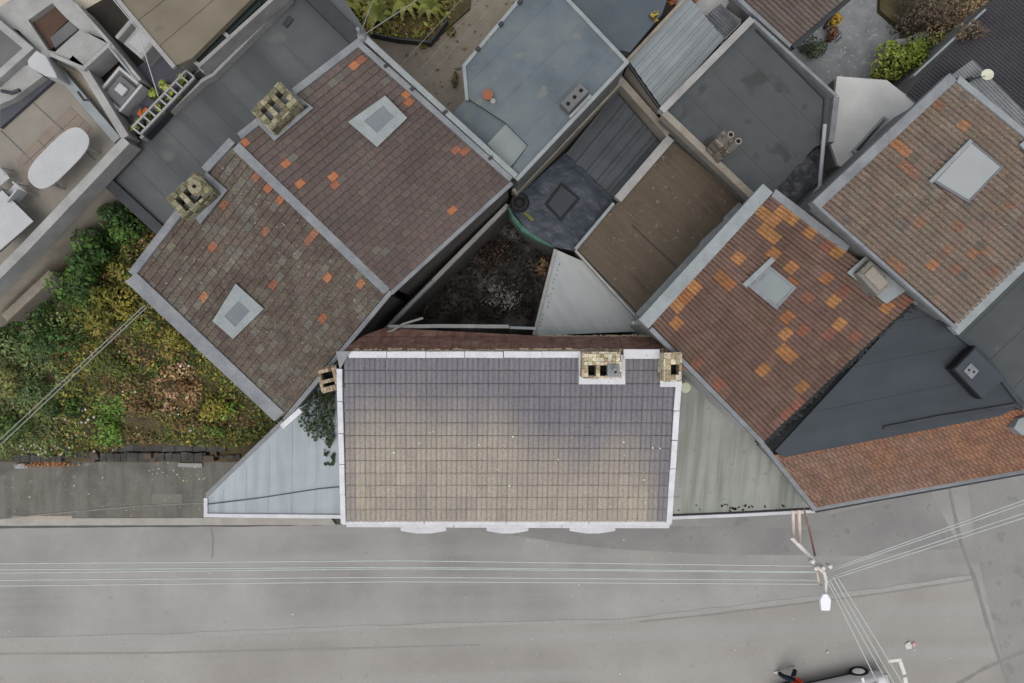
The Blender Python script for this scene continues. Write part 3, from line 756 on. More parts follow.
lp = [P(452, 114, 5.0), P(471, 92, 5.0), P(512, 120, 5.0), P(532, 146, 5.0), P(512, 171, 5.0)]
lo_ = MB().drop(lp, 4.8).build('lower_roof', M['flat_blue'], tG, bevel=.01)
MB().drop(shrink([p-Vector((0, 0, .205)) for p in lp], .03), 0).build('wall', M['render_grey'], tG)
MB().drop(Ps([(487, 144), (506, 123.5), (528, 145), (510, 168)], 5.06), 4.98).build('pale_sheet', M['grey_glass'], tG, bevel=.008)
mb = MB()
for x, y in ((501, 24), (478, 49), (520, 2)):
    p = P(x, y, 5.32); mb.box(p.x, p.y, p.z, .12, .1, .08, .8)
mb.build('gutter_bracket', M['iron'], tG)
pc = P(574.5, 97.5, 5.5); av = R(46)
vb = MB().box(pc.x, pc.y, 5.35, .78, .34, .36, av).build('vent_block', M['grey_dim'], tG, bevel=.02)
for k in (-1, 0, 1):
    MB().lathe((pc.x+k*.25*math.cos(av), pc.y+k*.25*math.sin(av), 5.531), [(.055, 0), (.055, .004)], 12).build('flue', M['soot'], vb)
pc2 = pc+Vector((math.sin(av), -math.cos(av), 0))*.24
MB().box(pc2.x, pc2.y, 5.25, .84, .08, .12, av).build('apron', M['lead_light'], vb, bevel=.01)
tag(MB().lathe(P(488, 97, 5.2), [(.1, 0), (.14, .16), (.15, .2), (.12, .2)], 16).build('flower_pot', M['terracotta'], loc=P(488, 97, 5.2)), 'terracotta pot standing alone at the corner of the blue grey flat roof', 'pot')
tag(MB().lathe(P(493, 102, 5.2), [(.08, 0), (.08, .1), (.06, .12)], 14).build('paint_tin', M['offwhite'], loc=P(493, 102, 5.2)), 'small pale tin next to the terracotta pot on the flat roof', 'tin')
tH = flat_building('flat_roof_building', 'small slate blue flat roof at the top edge behind the blue grey house', 'building',
                   [(560, -12), (672, -14), (662, 14), (630, 52), (618, 50)], 4.6, M['flat_blue_dark'], M['render_grey'])
shrub('potted_plant', 'tiny yellow plant on the slate blue flat roof at the top edge', 'plant', 654, 17, 4.6, (.14, .14, .2), 60, .09, [C(170, 150, 70), C(140, 120, 60)], 5, 3)

# white terrace top centre with pots, plastic sheet roof
tL = flat_building('roof_terrace', 'narrow white roof terrace with orange pots at the top edge', 'building', [(640, -30), (700, -40), (742, 20), (722, 45), (676, 4)], 3.9, M['offwhite'], M['render_beige'])
for x, y, lb in ((671, 0, 'brown plant pot, left one of two on the narrow white terrace'), (691, 1, 'orange plant pot, right one of two on the narrow white terrace')):
    tp = thing('plant_pot', lb, 'pot', P(x, y, 3.9), 'pots on the narrow white terrace')
    MB().lathe(P(x, y, 3.9), [(.12, 0), (.18, .25), (.19, .3), (.15, .3)], 16).build('pot', M['terracotta'], tp)
    m_ = MB(); leaves(m_, random.Random(x), P(x, y, 4.3), (.16, .16, .14), 70, .08, [C(150, 90, 50), C(120, 70, 50), C(180, 110, 60)], 4); m_.build('foliage', M['leaf'], tp)
def corrug(a, b, c, d, n, amp, k=10):
    """sheet from edge a-b (top) to d-c, n ribs across"""
    mb = MB(); nn2 = (b-a).cross(d-a); nn2 = nn2 if nn2.z > 0 else -nn2; nn2.normalize()
    N_ = n*6; rows = 6; base = []
    for j in range(rows+1):
        for i in range(N_+1):
            u = i/N_; ph = (u*n) % 1.0
            h = amp*(1 if ph < .16 else (1-(ph-.16)/.08 if ph < .24 else (0 if ph < .92 else (ph-.92)/.08)))
            base.append(bil([a, b, c, d], u, j/rows)+nn2*h)
    fs = [(j*(N_+1)+i, (j+1)*(N_+1)+i, (j+1)*(N_+1)+i+1, j*(N_+1)+i+1) for j in range(rows) for i in range(N_)]
    mb.solid(base, fs)
    return mb, nn2
tI = thing('sheet_roof_building', 'light grey ribbed sheet roof with pale edges at the top centre', 'building', P(675, 54, 0))
qi = [P(629, 61, 4.3), P(662, 108, 4.2), P(724, 39, 4.4), P(689, -3, 4.5)]
mb, nI = corrug(*qi, 6, .035); mb.build('roof', M['corr'], tI)
MB().prism([p-Vector((0, 0, .03)) for p in qi], [p-Vector((0, 0, .12)) for p in qi]).build('roof_deck', M['under'], tI)
w = shrink([p-Vector((0, 0, .125)) for p in qi], .02); MB().drop(w, 0).build('wall', M['render_beige'], tI)
trim(tI, 'roof_edge', M['render_beige'], [(627.5, 60, 4.42), (691, -8, 4.6)], .1, .25)
trim(tI, 'eave_edge', M['iron'], [(628, 63, 4.26), (661, 110, 4.2)], .05, .1)
tPl = thing('sheet_canopy', 'small clear corrugated plastic canopy behind the light ribbed roof', 'canopy', P(721, 21, 0))
mb, _n = corrug(P(703, 17, 4.25), P(720, 4, 4.25), P(740, 23, 4.2), P(725, 38, 4.2), 7, .03); mb.build('sheet', M['tarp_grey'], tPl)
MB().bar(Ps([(703, 17), (720, 4), (740, 23), (725, 38)], 4.2), .05, .08, True).build('frame', M['offwhite'], tPl)

tJ = flat_building('flat_roof_house', 'dark grey flat roofed house with pale parapets and a buff brick chimney', 'house',
                   [(753, 22), (836, 97), (831, 140), (815, 147), (776, 189), (762, 204), (664, 112)], 4.6, M['flat_dark'], M['render_grey'])
trim(tJ, 'parapet', M['offwhite'], [(662, 110.5, 4.8), (752.5, 18.5, 4.8)], .2, .35)
trim(tJ, 'parapet', M['lead'], [(752.5, 18.8, 4.79), (837, 96, 4.79)], .09, .35)
trim(tJ, 'felt_upstand', M['iron'], [(756, 29, 4.66), (825, 98, 4.66), (822, 138, 4.66)], .05, .1)
trim(tJ, 'parapet', M['lead'], [(837, 96.5, 4.78), (831.5, 142, 4.78)], .16, .35)
trim(tJ, 'parapet', M['render_beige'], [(664, 112, 4.78), (760, 203, 4.78)], .2, .36)
cj = P(721, 148, 5.2)
aj = R(-46)
mb, so = stonework(cj.x-.02, cj.y, aj, .52, .34, 4.3, 5.8, BUFF, [], 31, .14, .2)
chj = mb.build('chimney', M['stone'], tJ, bevel=.012)
for x, y in ((731, 134.5), (738.5, 141)):
    MB().lathe(P(x, y, 6.3), [(.1, -.5), (.085, 0), (.06, 0), (.055, -.1)], 16).build('chimney_pot', M['render_beige'], chj)
    MB().lathe(P(x, y, 6.26), [(.058, 0), (.058, .004)], 14).build('flue', M['soot'], chj)
# crumpled plastic sheet in the light well
tC = thing('tarpaulin', 'crumpled grey plastic sheet over the light well beside the dark flat roof', 'tarpaulin', P(812, 170, 0))
mb = MB(); qq = [P(770, 192, 3.3), P(816, 143, 3.4), P(856, 158, 3.3), P(806, 212, 3.2)]; n_ = 26; vv = []
for j in range(n_+1):
    for i in range(n_+1):
        p = bil(qq, i/n_, j/n_); p.z += .14*abs(noise.noise(Vector((p.x*2.6+p.y*1.5, p.y*1.2, 0))))*2+.05*noise.noise(p*5); vv.append(p)
mb.solid(vv, [(j*(n_+1)+i, (j+1)*(n_+1)+i, (j+1)*(n_+1)+i+1, j*(n_+1)+i+1) for j in range(n_) for i in range(n_)])
mb.build('sheet', M['tarp_grey'], tC)
w = shrink([p-Vector((0, 0, .1)) for p in qq], .05); MB().drop(w, 0).build('frame', M['render_dark'], tC)
trim(tC, 'edge_board', M['pvc_grey'], [(836, 140, 3.9), (853, 156, 3.9)], .2, .6)
tag(MB().tube([P(825, 124, 5.0), P(819.5, 187, 4.4), P(803, 207, 4.3)], .055, 10).build('drainpipe', M['pvc'], loc=P(820, 170, 3.5)), 'white plastic drainpipe running down over the crumpled sheet', 'pipe')
tK = flat_building('flat_roof_building', 'smooth off-white flat roof wedged between the two yards and the right hand house', 'building',
                   [(837, 76), (887, 80), (905, 94), (935, 80), (945, 90), (866, 180), (838, 165), (830, 142)], 4.3, M['kwhite'], M['render_grey'])
mb = MB().drop(Ps([(852, 151), (884, 116), (889, 119), (858, 155)], 4.38), 4.3); sk = mb.build('rooflight', M['lead_light'], tK)
MB().drop(Ps([(856, 149.5), (884, 118.5), (886, 120), (858.5, 151.5)], 4.39), 4.35).build('glass', M['dark_glass'], sk)

tE = flat_building('flat_roof_building', 'brown mossy flat roof with pale edges in the middle of the houses', 'building',
                   [(672, 139), (762, 208), (650, 325), (577, 249)], 3.6, M['moss_roof'], M['render_beige'])
trim(tE, 'parapet', M['offwhite'], [(671, 137.5, 3.72), (618, 199, 3.72)], .26, .3)
trim(tE, 'roof_edge', M['lead_light'], [(614, 203, 3.68), (575.5, 249, 3.68)], .1, .2)
trim(tE, 'roof_edge', M['offwhite'], [(575.5, 250, 3.67), (640, 321, 3.67)], .07, .2)
trim(tE, 'felt_upstand', M['under'], [(675, 142, 3.63), (750, 204, 3.63)], .07, .06)
MB().bar([P(632, 225, 3.612), P(680, 270, 3.612)], .03, .02).build('sheet_lap', M['under'], tE)
# recess with the ribbed roof and navy felt roof
tF = flat_building('flat_roof_extension', 'navy felt covered flat roof with a raised square hatch above the courtyard', 'extension',
                   [(508, 205), (566, 152), (616, 200), (580, 252), (553, 247), (526, 229)], 3.0, M['tarp'], M['render_dark'])
mb = MB().drop(Ps([(561, 182), (580.5, 198), (561, 221), (544.5, 204)], 3.06), 3.0); hk = mb.build('hatch', M['black'], tF)
MB().drop(Ps([(561.5, 185.5), (577, 198), (560.5, 217.5), (548, 204)], 3.1), 3.04).build('lid', M['felt_slate'], hk, bevel=.012)
mb = MB()
for a_, b_ in (((566, 156), (612, 198)), ((530, 186), (546, 203)), ((560, 221), (572, 240))):
    mb.bar([P(*a_, 3.02), P(*b_, 3.02)], .09, .03)
mb.build('felt_lap', M['tarp'], tF, bevel=.01)
tag(MB().lathe(P(519.5, 203, 3.0), [(.26, 0), (.3, .06), (.26, .14), (.17, .14), (.13, .08), (.12, .02)], 22).build('hose_coil', M['black'], loc=P(519.5, 203, 3.0)), 'black coiled hose lying at the corner of the navy felt roof', 'hose')
c_ = P(529, 217, 3.02); o_ = MB().box(c_.x, c_.y, 3.04, .36, .09, .05, R(-42)).build('yellow_block', M['yellow'], loc=c_); tag(o_, 'small yellow green plastic strip by the green tarpaulin edge', 'plastic strip')
mb = MB(); ed = [(508, 206), (514, 216), (524, 227), (538, 237), (554, 247)]; prev = None
for k, (x, y) in enumerate(ed):
    tt = math.sin(math.pi*k/4)
    cur = [P(x, y, 3.05), P(x-.5-tt*2.2, y+1+tt*2.5, 2.98), P(x-1-tt*3.5, y+1.5+tt*4, 2.75)]
    if prev:
        for i in range(2): mb.face([prev[i], prev[i+1], cur[i+1], cur[i]])
    prev = cur
o_ = mb.build('tarpaulin', M['green_tarp'], loc=P(530, 232, 2.7)); so_ = o_.modifiers.new('s', 'SOLIDIFY'); so_.thickness = .02
tag(o_, 'green tarpaulin edge hanging over the dark courtyard', 'tarpaulin')
tR = thing('sheet_roof', 'dark ribbed sheet roof sunk behind the beige parapets', 'roof', P(615, 140, 0))
qr = [P(566, 155, 3.0), P(612, 200, 3.0), P(672, 132, 3.05), P(622, 84, 3.05)]
mb, _n = corrug(P(566, 154, 3.0), P(615, 204, 2.95), P(664, 148, 3.1), P(616, 92, 3.1), 5, .035); mb.build('roof', M['corr_dark'], tR)
w = [P(568, 155, 2.9), P(613, 200, 2.9), P(660, 147, 2.9), P(617, 96, 2.9)]; MB().drop(w, 0).build('wall', M['render_dark'], tR)
tB = thing('parapet_wall', 'beige rendered parapet wall round the sunken dark roofs', 'wall', P(640, 100, 0))
MB().bar([P(514, 192, 3.5), P(621, 80, 3.5), P(669, 134, 3.7)], .2, 3.4).build('wall', M['render_beige'], tB, bevel=.015)
MB().bar([P(514.5, 190.5, 3.56), P(621, 78.5, 3.56)], .1, .05).build('coping', M['offwhite'], tB)

# =================================================================== RIGHT HOUSES
OR2 = [(787, 210), (767, 213), (769, 216), (775, 221), (790, 218), (786, 222), (792, 224), (763, 229), (775, 233), (812, 229), (775, 248), (731, 257), (720, 268), (714, 272), (722, 276), (727, 272), (718, 280), (727, 282), (786, 268), (837, 254), (822, 266), (826, 270), (830, 275), (752, 266), (699, 287), (690, 296), (676, 309), (674, 322), (840, 299), (782, 318), (784, 332), (837, 320), (817, 334), (811, 340), (816, 342), (786, 347), (848, 340), (767, 365), (786, 361), (798, 384), (888, 305), (765, 198), (789, 285), (835, 303), (893, 302)]
_keep = []
for p_ in OR2:
    if all((p_[0]-q_[0])**2+(p_[1]-q_[1])**2 > 8.5**2 for q_ in _keep): _keep.append(p_)
OR2 = _keep
OCHRE = [C(166, 118, 74), C(174, 126, 82), C(160, 108, 72)]
qO = [P(651, 324, 6.6), P(771, 195, 6.6), P(914, 300, 5.2), P(763, 441, 5.2)]
tO = thing('terraced_house', 'brown tiled house dotted with orange replacement tiles, flat stone chimney and pale skylight', 'house', cen(qO))
def colO(u, v, p, rng):
    for (x, y) in OR2:
        if abs((p[0]-x)*.68-(p[1]-y)*.73) < 6.3 and abs((p[0]-x)*.69+(p[1]-y)*.72) < 5.1: return vary(OCHRE[rng.randrange(3)], rng, .1, .03)
    nn = noise.noise(Vector((p[0]*.02, p[1]*.02, 7))); b = C(116, 92, 82)
    red = .22 if v > .88 or u > .92 else .025
    if rng.random() < red: return vary(C(136, 92, 76), rng, .12)
    return vary(tuple(x*(1+.18*nn) for x in b[:3]), rng, .14, .05)
rO, plO = gable(tO, qO, 14, 16, colO, M['tile_moss'], M['wall_pale'], seed=14, thick=.02, rolls=3, amp=.04, gap=.004)
trim(tO, 'ridge_flashing', M['lead_light'], [(646, 326, 6.66), (770.5, 190, 6.66)], .34, .24, side=.08)
trim(tO, 'party_flashing', M['lead'], [on(plO, 772, 192.5, .08), on(plO, 846, 249, .08)], .22, .16)
trim(tO, 'party_flashing', M['lead'], [on(plO, 874, 268, .06), on(plO, 917, 303, .06)], .1, .14)
trim(tO, 'verge_flashing', M['lead'], [on(plO, 650, 328, .06), on(plO, 762, 442.5, .06)], .12, .2)
# stepped flashing strip below the ridge wall
so_ = [(744, 204), (730, 218), (729, 222), (706, 243), (704, 247), (676, 277), (640, 316)]
mb = MB().bar([P(x-2, y, 3.72) for x, y in so_], .2, .14); mb.build('stepped_flashing', M['lead_light'], tO, bevel=.01)
skylight(tO, plO, [(767, 265), (794, 287), (774, 309), (745, 285)], [(768.5, 270), (790, 287.5), (773.5, 304.5), (752, 286)], M['lead'], M['grey_glass'], .06)
MB().bar([on(plO, 742, 285, .13), on(plO, 771, 258, .13)], .14, .08).build('skylight_hood', M['lead_light'], tO, bevel=.01)
MB().slab([on(plO, *p, .13) for p in ((862, 255), (906, 287), (882, 303), (843, 272))], plO[1], .04).build('chimney_apron', M['lead_light'], tO, bevel=.012)
cO = P(874.5, 278, 6.05); aO = math.atan2(qO[2].y-qO[1].y, qO[2].x-qO[1].x)
aO = R(-47); ob = MB().box(cO.x, cO.y, 5.55, .82, .5, 1.0, aO).build('chimney', M['block'], tO, bevel=.03); ob['label'] = 'low plain grey chimney block without pots'
MB().box(cO.x+.02, cO.y-.01, 6.08, .6, .32, .07, aO).build('capping', M['render_beige'], ob, bevel=.03)

qN = [P(820, 206, 7.0), P(955, 81, 7.0), P(1092, 194, 5.6), P(957, 324, 5.6)]
tN = thing('terraced_house', 'weathered brown roll tiled house on the right edge with a large white skylight', 'house', cen(qN))
ORN = [(965, 126), (963, 124), (940, 186), (928, 205), (936, 263), (925, 250), (922, 253), (931, 260), (988, 272), (993, 188), (922, 280), (897, 145), (906, 152), (970, 249)]
def colN(u, v, p, rng):
    for (x, y) in ORN:
        if (p[0]-x)**2+(p[1]-y)**2 < 4.2**2: return vary(C(160, 112, 82), rng, .12, .04)
    x = rng.random()
    if x < .07: return vary(C(130, 116, 104), rng, .08)
    if x < .15: return vary(C(140, 104, 84), rng, .1)
    if x < .22: return vary(C(114, 102, 94), rng, .08)
    return vary(C(126, 108, 96), rng, .12, .04)
rN, plN = gable(tN, qN, 16, 18, colN, M['tile_lichen'], M['render_grey'], seed=15, thick=.025, rolls=2, amp=.055, gap=.004)
trim(tN, 'ridge_flashing', M['lead'], [(816, 205.5, 7.07), (953.5, 76.5, 7.07)], .26, .3)
trim(tN, 'verge_flashing', M['lead_light'], [on(plN, 956, 79, .08), on(plN, 1095, 193, .08)], .17, .2)
trim(tN, 'gutter_flashing', M['lead_light'], [(955, 331, 5.62), (1100, 190, 5.62)], .3, .2)
trim(tN, 'verge_flashing', M['lead'], [on(plN, 818.5, 207.5, .06), on(plN, 955.5, 328, .06)], .09, .16)
skylight(tN, plN, [(967, 140), (1000, 167), (965, 203), (929, 181)], [(967.5, 143.5), (996.5, 167.3), (965, 200), (932.5, 180.5)], M['pvc_grey'], M['pale_glass'], .06)
MB().bar([on(plN, 927, 182, .13), on(plN, 967.5, 140.5, .13)], .1, .1).build('skylight_hood', M['lead_light'], tN, bevel=.01)
apron(tN, plN, [(1016, 145), (1034, 130), (1050, 145), (1030, 160)], M['lead_light'])

# corner building: slate felt roof and orange tiled front
pP = [(915, 300), (935, 313), (1026, 404), (1000, 416), (784, 457.5), (775, 451)]
tP = flat_building('corner_building', 'corner building with slate grey felt roof above an orange tiled front slope', 'building', pP, 4.9, M['felt_slate'], M['render_grey'])
# dirty eave line along the orange patched roof
mb = MB(); rng = random.Random(9)
for k in range(700):
    t_ = rng.random(); e_ = abs(rng.gauss(0, 2.2+1.6*noise.noise(Vector((t_*9, 0, 0))))); x = 913-t_*149+e_*.7; y = 301+t_*139+e_*.7; p = P(x, y, 4.9)
    mb.lathe((p.x, p.y, 4.902), [(rng.uniform(.015, .05), 0), (rng.uniform(.008, .012), .01)], 6)
mb.build('moss_line', M['soot_soft'], tP)['kind'] = 'stuff'
qQ = [P(774, 455, 4.85), P(1024, 408, 4.85), P(1075, 460, 4.15), P(815, 507, 4.15)]
def colQ(u, v, p, rng):
    x = rng.random(); nn = noise.noise(Vector((p[0]*.03, p[1]*.03, 5)))
    if v < .12 and x < .4: return vary(C(156, 106, 80), rng, .1)
    k = min(1, max(0, .75*u+.5*nn+rng.uniform(-.15, .15)))
    a, b = C(140, 112, 98), C(152, 108, 80)
    return vary(tuple(a[i]*(1-k)+b[i]*k for i in range(3)), rng, .09, .03)
mb, nQ = tiles(qQ, 52, 9, colQ, seed=17, thick=.022, gap=.004, rolls=1, amp=.025, stagger=True, vgap=.02)
mb.build('tiled_slope', M['tile_moss'], tP)
lo = [p-nQ*.04 for p in qQ]; MB().prism(lo, [p-nQ*.1 for p in lo]).build('roof_underlay', M['under'], tP)
w = shrink([p-nQ*.15 for p in qQ], .1); MB().drop(w, 0).build('front_wall', M['render_grey'], tP)
trim(tP, 'felt_upstand', M['iron'], [(884, 428, 4.97), (940, 417, 4.97), (1015, 405, 4.97), (1023, 410, 4.97)], .09, .1)
trim(tP, 'gutter', M['lead'], [(812, 509.5, 4.12), (1078, 461.5, 4.12)], .13, .12)
trim(tP, 'gutter_rim', M['iron'], [(816, 512, 4.06), (1078, 464.5, 4.06)], .05, .08)
trim(tP, 'verge_flashing', M['lead'], [(762, 443, 5.0), (815, 509, 4.16)], .13, .2)
mb = MB().drop(Ps([(955, 369), (975, 348.5), (1006, 378), (982, 398)], 5.35), 4.9); vb = mb.build('vent_box', M['felt_slate'], tP, bevel=.02)
MB().drop(Ps([(964, 371), (971, 363), (979, 371), (972, 379)], 5.375), 5.35).build('vent_plate', M['lead'], vb)
for x, y in ((969, 370), (974, 372)): MB().lathe(P(x, y, 5.376), [(.035, 0), (.035, .005)], 12).build('vent_hole', M['black'], vb)
trim(vb, 'vent_shadow_bar', M['black'], [(976, 346, 5.3), (953.5, 369, 5.3), (982, 399, 5.3)], .04, .3)  # black bar drawn in for the shadow line along the box's left
tQ2 = flat_building('flat_roof_building', 'grey felt flat roof at the right edge below the white skylight house', 'building',
                    [(934, 312), (958, 330), (1060, 232), (1100, 400), (1024, 402)], 4.95, M['flat_grey'], M['render_grey'])
trim(tQ2, 'felt_roll', M['felt_slate'], [(940, 319, 5.0), (985, 356, 5.0), (1020, 402, 5.0)], .12, .08)
mb = MB().drop(Ps([(1014, 428), (1019, 419), (1040, 412), (1044, 438), (1022, 435)], 4.95), 4.6); tag(mb.build('lead_cap', M['lead_light'], loc=P(1025, 425, 4.6)), 'pale angular lead cap at the right edge of the orange tiled slope', 'cap')

# roofs in the top right corner
tX = thing('sheet_roof_building', 'charcoal corrugated roof with a satellite dish in the top right corner', 'building', P(1000, 60, 0))
qx = [P(985, 20, 4.6), P(908, 92, 4.3), P(1040, 190, 4.3), P(1110, 100, 4.6)]
qx = [P(1090, -70, 5.0), P(985, 14, 4.6), P(908, 94, 4.3), P(1060, 180, 4.4)]
qx = [P(905, 95, 4.3), P(1010, -14, 4.3), P(1130, 90, 4.8), P(1040, 200, 4.8)]
mb, _n = corrug(*qx, 44, .035); mb.build('roof', M['corr_black'], tX)
w = shrink([p-Vector((0, 0, .06)) for p in qx], .03); MB().drop(w, 0).build('wall', M['render_grey'], tX)
trim(tX, 'roof_edge', M['lead_light'], [(914, 75.5, 4.45), (986, 9, 4.45)], .06, .2)
mb, _n = corrug(P(950, 76, 5.3), P(972, 60, 5.3), P(1040, 128, 5.3), P(1022, 150, 5.3), 9, .03); mb.build('grey_sheet', M['lead'], tX)
ds = thing('satellite_dish', 'small white satellite dish beside the ridge of the right hand house', 'satellite dish', P(984, 76, 5.3))
MB().lathe(P(987, 75, 5.75), [(.03, -.05), (.1, -.03), (.155, .03), (.15, .035), (.09, -.01), (.02, -.03)], 20, axis=(-.2, .1, 1)).build('reflector', M['disc'], ds, smooth=True)
MB().tube([P(969, 80, 5.4), P(984, 76, 5.6)], .02, 8).tube([P(986, 76, 5.7), P(978, 78, 5.8)], .012, 6).build('arm', M['iron'], ds)
MB().box(*P(969, 80, 5.38), .12, .12, .16, .6).build('bracket', M['iron'], ds)
qy = [P(690, -55, 5.2), P(800, -120, 5.2), P(861, -15, 4.4), P(793, 44, 4.4)]
qy = [P(735, -8, 4.9), P(800, -66, 4.9), P(857, -12, 4.4), P(792, 44, 4.4)]
tY = thing('tiled_house', 'brown grey pantiled roof at the top edge above the grey yard', 'house', cen(qy))
def colY(u, v, p, rng): return vary(C(112, 100, 94), rng, .12, .04)
gable(tY, qy, 9, 8, colY, M['tile'], M['render_grey'], seed=19, thick=.03, rolls=2, amp=.08, gap=.004)
trim(tY, 'gutter', M['iron'], [(793, 47, 4.35), (861, -12, 4.35)], .14, .12)
trim(tY, 'verge_flashing', M['lead'], [(733, -7, 4.95), (791, 46, 4.45)], .12, .2)

# =================================================================== WHITE HOUSE WITH TERRACES (top left)
zf = 5.0
tU = thing('terrace_house', 'white house with stepped roof terraces and a cream roof in the top left corner', 'house', P(90, 60, 0))
fl = [(-60, 150), (58, 76), (128, 142), (-40, 330), (-110, 300)]
MB().drop(Ps(fl, zf), zf-.15).build('terrace_floor', M['terrace'], tU)
MB().drop(Ps([(-60, 330), (128, 142), (300, -20), (240, -120), (-120, -60)], zf-.16), 0).build('wall', M['wall_tan'], tU)
pe = [((22, 156), (72, 107)), ((32, 164), (82, 113)), ((30, 180), (60, 150))]
MB().drop(Ps([(16, 160), (70, 106), (92, 128), (38, 190), (28, 184)], zf+.012), zf-.05).build('peach_tiles', M['terrace_peach'], tU)
mb = MB()
for a_, b_ in (((23, 165), (78, 114)), ((33, 176), (84, 121)), ((38, 140), (62, 166)), ((56, 122), (82, 150)), ((0, 130), (60, 188)), ((30, 100), (95, 160))):
    mb.bar([P(*a_, zf+.02), P(*b_, zf+.02)], .018, .02)
mb.build('tile_joint', M['grey_dim'], tU)
MB().lathe(P(56, 145, zf+.02), [(.07, 0), (.07, .02), (.04, .02)], 14).build('floor_drain', M['grey_dim'], tU)
trim(tU, 'parapet', M['offwhite'], [(-40, 312, 5.6), (24, 248, 5.6), (126, 140, 5.6)], .26, .6)
trim(tU, 'parapet_base', M['wall_tan'], [(-40, 324, 5.2), (130, 146, 5.2)], .16, 2.6)
trim(tU, 'divider_wall', M['offwhite'], [(125, 137, 5.6), (84, 70, 5.6), (70, 58, 5.6)], .22, .6)
trim(tU, 'divider_step', M['lead_light'], [(117, 140, 5.25), (56, 68, 5.25)], .24, .25)
trim(tU, 'divider_wall', M['offwhite'], [(75, 4, 5.7), (109.5, 43, 5.7), (140, 80, 5.5)], .09, .75)
trim(tU, 'stair_rail', M['lead_light'], [(108, 46, 5.9), (140, 85, 5.4)], .06, .08)
trim(tU, 'divider_wall', M['offwhite'], [(110, 43, 5.72), (83, 68, 5.72), (50, 54, 5.72)], .1, .7)
# stair head and white tank roofs
MB().drop(Ps([(50, 56), (80, 29), (107, 43), (83, 66)], 5.6), 5.0).build('grey_roof', M['offwhite'], tU, bevel=.015)
MB().drop(Ps([(-20, 20), (40, -20), (80, 5), (107, 40), (80, 30), (66, 18), (52, 3), (28, 20), (48, 50), (56, 52), (48, 60), (18, 30)], 5.3), 5.0).build('white_walkway', M['offwhite'], tU, bevel=.01)
MB().drop(Ps([(28, 20), (52, 2), (69, 19), (52, 36), (55, 46), (47, 52)], 5.12), 4.9).build('brown_floor', M['brown_floor'], tU)
MB().drop(Ps([(50, 38), (70, 20), (78, 29), (55, 48)], 5.2), 5.0).build('grey_step', M['grey_dim'], tU, bevel=.01)
MB().drop(Ps([(-30, 90), (-30, 20), (-4, 24), (26, 48), (0, 70)], 5.25), 4.9).build('slate_roof', M['grey_dim'], tU)
trim(tU, 'white_kerb', M['offwhite'], [(-20, 8, 5.6), (28, 48, 5.6), (-10, 82, 5.6)], .2, .5)
MB().drop(Ps([(27, 60), (36, 50), (46, 56), (56, 74), (57, 78), (45, 76), (28, 66)], 5.8), 5.0).build('white_cabinet', M['white_soft'], tU, bevel=.03)
MB().drop(Ps([(0, 78), (28, 64), (43, 76), (14, 98), (-8, 108)], 5.35), 5.0).build('step', M['offwhite'], tU, bevel=.01)
MB().drop(Ps([(0, 100), (14, 94), (44, 78), (56, 78), (0, 128)], 5.12), 5.0).build('shadow_slab', M['deck_blue'], tU)  # dark slab standing in for the shadow beside the step
MB().tube([P(2, 91, 5.5), P(12, 93, 5.6), P(20, 90, 5.6)], .05, 8).build('bent_pipe', M['iron'], tU)
MB().tube([P(78, 92, 5.6), P(84, 100, 5.6), P(91, 100, 5.6)], .035, 8).build('bent_pipe', M['iron'], tU)
# sunken dark terrace and slate terrace
MB().drop(Ps([(83, 66), (110, 42), (172, 105), (134, 136), (126, 132)], 4.9), 4.6).build('dark_terrace', M['terrace_dark'], tU)
MB().drop(Ps([(100, 92), (125, 76), (170, 106), (136, 134)], 4.93), 4.85).build('slate_floor', M['deck_blue'], tU)
MB().drop(Ps([(84, 10), (112, -6), (200, 62), (172, 104), (112, 46)], 4.86), 4.6).build('dark_terrace', M['terrace_dark'], tU)
MB().drop(Ps([(136, 68), (160, 50), (198, 66), (172, 96), (160, 92)], 4.94), 4.8).build('slate_floor', M['deck_blue'], tU)
# cream roof with glazed strip
MB().drop(Ps([(112, -6), (174, 66), (192, 58), (262, -12), (200, -60)], 6.0), 5.8).build('cream_roof', M['cream'], tU, bevel=.02)
MB().drop(Ps([(116, 0), (174, 62), (260, -12)], 5.8), 4.6).build('upper_wall', M['render_white'], tU)
trim(tU, 'roof_edge', M['offwhite'], [(111, -8, 6.05), (174, 67, 6.05)], .12, .12)
trim(tU, 'roof_ridge', M['cream'], [(136, 20, 6.03), (200, -30, 6.03)], .06, .04)
trim(tU, 'roof_ridge', M['cream'], [(158, 45, 6.03), (240, -25, 6.03)], .06, .04)
mb = MB().bar(Ps([(189, 57), (199, 65), (284, -12), (270, -22)], 5.7), .1, .5, True); gf = mb.build('glazed_roof', M['offwhite'], tU, bevel=.01)
MB().drop(Ps([(192, 56), (199, 62), (226, 37), (219, 31)], 5.66), 5.4).build('pane', M['dark_glass'], gf)
MB().drop(Ps([(222, 28), (229, 34), (262, 3), (255, -3)], 5.66), 5.4).build('pane', M['dark_glass'], gf)
MB().bar(Ps([(218, 28), (229, 37)], 5.72), .1, .1).build('glazing_bar', M['offwhite'], gf)
trim(tU, 'parapet', M['offwhite'], [(200, 70, 5.4), (282, -8, 5.4)], .22, .6)
trim(tU, 'parapet', M['offwhite'], [(140, 138, 5.15), (202, 80, 5.15), (213, 74, 5.15), (290, -4, 5.15)], .09, .3)
trim(tU, 'parapet_ledge', M['deck_blue'], [(139, 131, 4.9), (198, 76, 4.9), (210, 70, 4.9), (288, -8, 4.9)], .22, .8)
